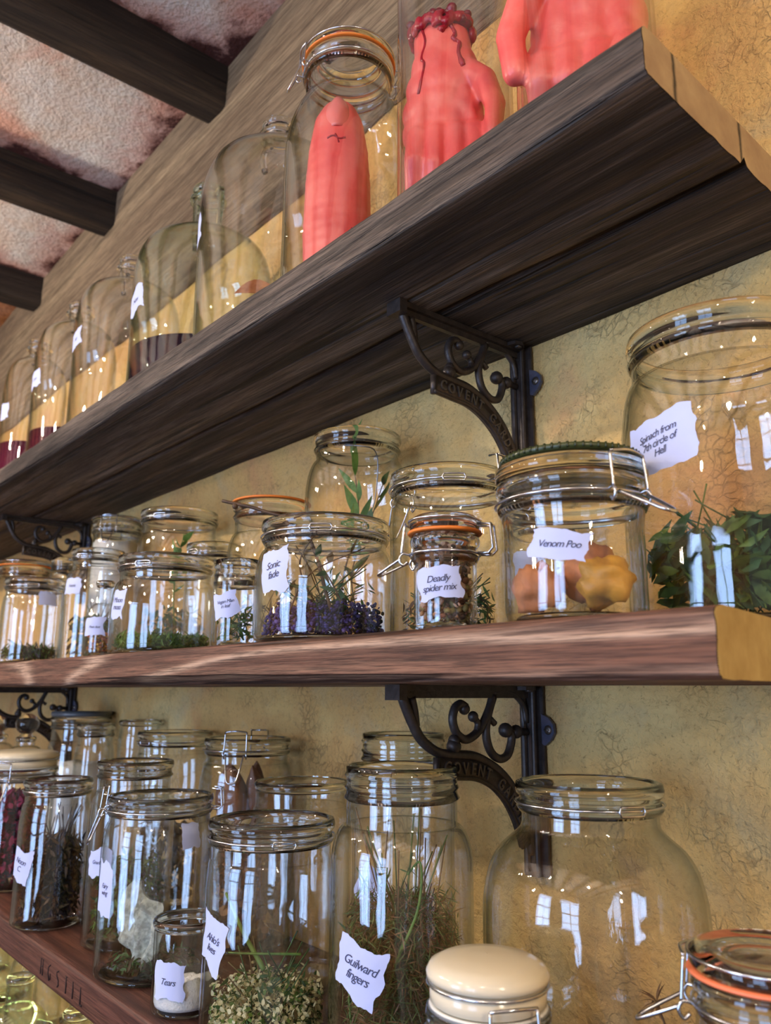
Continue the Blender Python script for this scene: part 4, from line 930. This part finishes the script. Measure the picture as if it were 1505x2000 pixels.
for i, (x, y, z, a, l, lb) in enumerate(((.01, -.04, .125, .4, .075, 'crumpled orange petal highest in the big clear demijohn'), (.055, -.02, .09, -.5, .06, 'orange petal lower right in the big clear demijohn'), (.03, .02, .05, 1.4, .07, 'orange petal at the bottom of the big clear demijohn'))):
    m = MB(); d = Vector((cos(a), sin(a), .1)); leaf(m, (-d.x * l / 2, -d.y * l / 2, 0), d, l, l * .34, (0, -.8, .6), 0, .4, .3, 8); o = m.build('orange_petal', ORG, None, True, t_4.location + Vector((x, y, z))); tag(o, lb, 'petal', 'orange petals in the big clear demijohn')
# ---------------------------------------------------------------- rubbery severed hands and a giant finger
def skinmat():
    m, nt, out = newmat('pink_latex_skin'); v = mapped(nt); a = noi(nt, v, 14, 5, .6); b = noi(nt, v, 90, 4, .6)
    col = ramp(nt, a, [(.3, srgb(218, 70, 70)), (.52, srgb(234, 98, 90)), (.75, srgb(244, 136, 120))])
    veins = noi(nt, mapped(nt, (1, 1, .4), (2, 1, 0)), 22, 4, .6, .6)
    col = mix(nt, ramp(nt, veins, [(.28, (.4,) * 3), (.38, (0,) * 3)]), col, srgb(206, 54, 72))
    h = mth(nt, 'ADD', mth(nt, 'MULTIPLY', b, .4), a); p = princ(nt, out, col, .38, bump(nt, h, .5, .002)); p.inputs['Subsurface Weight'].default_value = .12; p.inputs['Subsurface Radius'].default_value = (.02, .006, .004); p.inputs['Subsurface Scale'].default_value = .5
    return m
SKIN = skinmat(); BLOOD = simple('dried_blood', srgb(158, 16, 40), .25, 0, .35, 60, .6); GORE = simple('dark_gore', srgb(110, 14, 34), .3, 0, .5, 90, .8); NAIL = simple('dull_pink_nail', srgb(228, 118, 110), .3, 0, .1, 40, .2)
def capsule_chain(mb, pts, radii, flat=(1, 1, 1)):
    for (a, ra), (b, rb) in zip(zip(pts, radii), list(zip(pts, radii))[1:]):
        a = Vector(a); b = Vector(b); n = max(3, int((b - a).length / (min(ra, rb) * .3)))
        for i in range(n + 1):
            t = i / n; mb.ball(a.lerp(b, t), ra + (rb - ra) * t, 14, 10, flat)
def fuse(name, mb, mat, vox, loc, rz, smooth=10):
    o = mb.build(name, mat, None, True); md = o.modifiers.new('r', 'REMESH'); md.mode = 'VOXEL'; md.voxel_size = vox; md.use_smooth_shade = True
    sm = o.modifiers.new('s', 'SMOOTH'); sm.iterations = smooth; sm.factor = .5
    dg = bpy.context.evaluated_depsgraph_get(); me = bpy.data.meshes.new_from_object(o.evaluated_get(dg)); o.modifiers.clear(); o.data = me
    me.polygons.foreach_set('use_smooth', [True] * len(me.polygons))
    if not me.materials: me.materials.append(mat)
    o.location = loc; o.rotation_euler = (0, 0, rz); return o
def surf_drip(obj, pts, rad, parent, name='blood_drip'):
    """a run of blood lying on the surface, projected onto it along the local view side (-y)"""
    from mathutils.bvhtree import BVHTree
    bv = BVHTree.FromPolygons([v.co for v in obj.data.vertices], [tuple(p.vertices) for p in obj.data.polygons]); out = []
    for x, z in [(p.x, p.y) for p in spline([(a, b, 0) for a, b in pts], 6)]:
        h = bv.ray_cast(Vector((x, -.3, z)), Vector((0, 1, 0)))
        if h[0] is not None: out.append(h[0] + h[1] * rad * .1)
    if len(out) > 2:
        m = MB(); rr = [rad * (.7 + .6 * abs(noise.noise(Vector((i * .4, rad * 900, 0))))) * (1.3 if i > len(out) - 4 else 1) for i in range(len(out))]
        m.tube(out, rr, 7); m.build(name, BLOOD, parent)
def make_hand(label, loc, rz, s=1.0, mirror=1, lf=1.0):
    """hand hanging fingers down: wrist stump on top; local -y is the back of the hand"""
    mb = MB(); X = mirror; f = (1, .62, 1)
    P = lambda x, y, z: (x * X * s, y * s, z * s)
    # wrist and palm (flattened)
    capsule_chain(mb, [P(-.004, 0, .262), P(-.002, 0, .235), P(0, -.002, .20)], [.030 * s, .031 * s, .034 * s], (1.1, .8, 1))
    for x, z, r in ((-.022, .195, .024), (.0, .20, .026), (.020, .195, .024), (-.026, .165, .024), (-.004, .165, .026), (.018, .165, .025), (-.028, .140, .022), (-.009, .138, .023), (.010, .138, .023), (.027, .142, .021), (-.010, .22, .03), (.008, .22, .03), (-.022, .152, .022), (.0, .150, .026), (.020, .152, .022), (-.002, .178, .029)):
        mb.ball(P(x, 0, z), r * s, 16, 12, (1, .9, 1.1))
    # four fingers, knuckles bent, pointing down
    for x, L1, L2, L3, r, sp in ((-.031, .034, .024, .018, .0112, -.08), (-.0105, .040, .029, .020, .0122, -.03), (.0108, .043, .031, .021, .0126, .03), (.031, .039, .027, .020, .0120, .08)):
        L1 *= lf; L2 *= lf; L3 *= lf
        z = .128; y = -.006
        k0 = P(x, y - .006, z); k1 = P(x + sp * L1, y - .016, z - L1); k2 = P(x + sp * (L1 + L2), y - .004, z - L1 - L2); k3 = P(x + sp * (L1 + L2 + L3), y + .012, z - L1 - L2 - L3 * .8)
        mb.ball(k0, r * 1.25 * s, 12, 9); capsule_chain(mb, [k0, k1, k2, k3], [r * 1.15 * s, r * 1.05 * s, r * .95 * s, r * .8 * s])
        # tendon ridge on the back of the hand
        capsule_chain(mb, [P(x * .55, -.016, .20), P(x * .95, -.0155, .145)], [.0055 * s, .0065 * s])
    # thumb leaves the side of the palm near the wrist
    capsule_chain(mb, [P(.020, -.008, .215), P(.044, -.020, .188), P(.0545, -.026, .152), P(.052, -.026, .118)], [.015 * s, .0135 * s, .0120 * s, .0100 * s])
    o = fuse('severed_hand', mb, SKIN, .0022 * s, loc, rz, 12)
    # torn wrist
    m = MB(); r = random.Random(int(loc.x * 100)); zt = .280 * s
    for i in range(150):
        a = r.random() * 2 * pi; q = r.random() ** .5; m.ball((cos(a) * .032 * s * q * 1.1 - .004 * X * s, sin(a) * .026 * s * q, zt + r.uniform(-.008, .010) * s - .006 * q * s), r.uniform(.003, .007) * s, 7, 5, (1, r.uniform(.6, 1), r.uniform(.5, 1.3)))
    g = fuse('torn_wrist', m, GORE, .0016, (0, 0, 0), 0, 1); g.parent = o; m = MB()
    for i in range(46):
        a = 2 * pi * i / 46; m.ball((cos(a) * .035 * s - .004 * X * s, sin(a) * .027 * s, zt - .012 * s + r.uniform(-.006, .008) * s), r.uniform(.003, .006) * s, 7, 5, (1, 1, r.uniform(.8, 2)))
    g = fuse('bloody_skin_edge', m, BLOOD, .0016, (0, 0, 0), 0, 2); g.parent = o
    surf_drip(o, [(.004 * X, .268 * s), (.012 * X, .252 * s), (.010 * X, .244 * s), (.017 * X, .238 * s), (.016 * X, .222 * s), (.021 * X, .205 * s)], .0030, o)
    surf_drip(o, [(-.024 * X, .262 * s), (-.021 * X, .245 * s), (-.025 * X, .222 * s), (-.022 * X, .212 * s), (-.029 * X, .180 * s)], .0017, o)
    surf_drip(o, [(-.002 * X, .272 * s), (.002 * X, .262 * s), (-.004 * X, .254 * s)], .0040, o)
    return tag(o, label, 'hand')
h1 = make_hand('pink rubber severed hand with bloody wrist, fingers down in the glass cylinder', W(-.568, .560, TOP + B0 + .002), radians(42), .99, 1)
h2 = make_hand('pink rubber severed hand at the right end, its wrist above the picture edge', W(-.397, .580, TOP + B0 - .036), radians(32), 1.22, -1, .5)
def giant_finger():
    mb = MB(); P = [(0, 0, .030), (0, 0, .10), (0, -.002, .17), (0, -.004, .215), (0, -.003, .250), (0, .002, .270)]
    capsule_chain(mb, P, [.043, .0455, .0435, .0400, .0345, .0275])
    capsule_chain(mb, [(0, -.022, .222), (0, -.019, .262)], [.020, .0155]); mb.ball((0, .01, .15), .040); mb.ball((0, .008, .09), .042); mb.ball((0, 0, .012), .0385, 18, 12, (1, 1, .3))
    o = fuse('giant_finger', mb, SKIN, .003, W(-.776, .565, TOP + B0 + .0005), radians(50), 8)
    zmin = min(v.co.z for v in o.data.vertices); o.location.z -= zmin
    V = []; F = []; n = 12; k = 12       # nail plate
    for j in range(k + 1):
        t = j / k; z = .232 + .050 * t; w = .0165 * (1 - .55 * max(0, t - .55) ** 1.4 * 2.2) * (.8 + .2 * min(1, t * 5))
        for i in range(n + 1): q = (i / n - .5) * 2; V.append((w * q, -.0425 + .0115 * q * q + (.020 * max(0, t - .35) ** 1.5), z))
    for j in range(k):
        for i in range(n): a = j * (n + 1) + i; F.append((a, a + 1, a + n + 2, a + n + 1))
    nl = mesh_obj('finger_nail', V, F, NAIL, o); nl.modifiers.new('s', 'SOLIDIFY').thickness = .0018
    surf_drip(o, [(-.012, .213), (-.004, .216), (.004, .212), (.011, .214)], .0013, o, 'scratch'); surf_drip(o, [(-.002, .219), (.001, .213), (.003, .206)], .0011, o, 'scratch')
    surf_drip(o, [(.020, .088), (.028, .082), (.033, .080)], .0014, o, 'scratch')
    return tag(o, 'pink rubber giant finger standing upright in the orange-sealed jar', 'finger')
giant_finger()
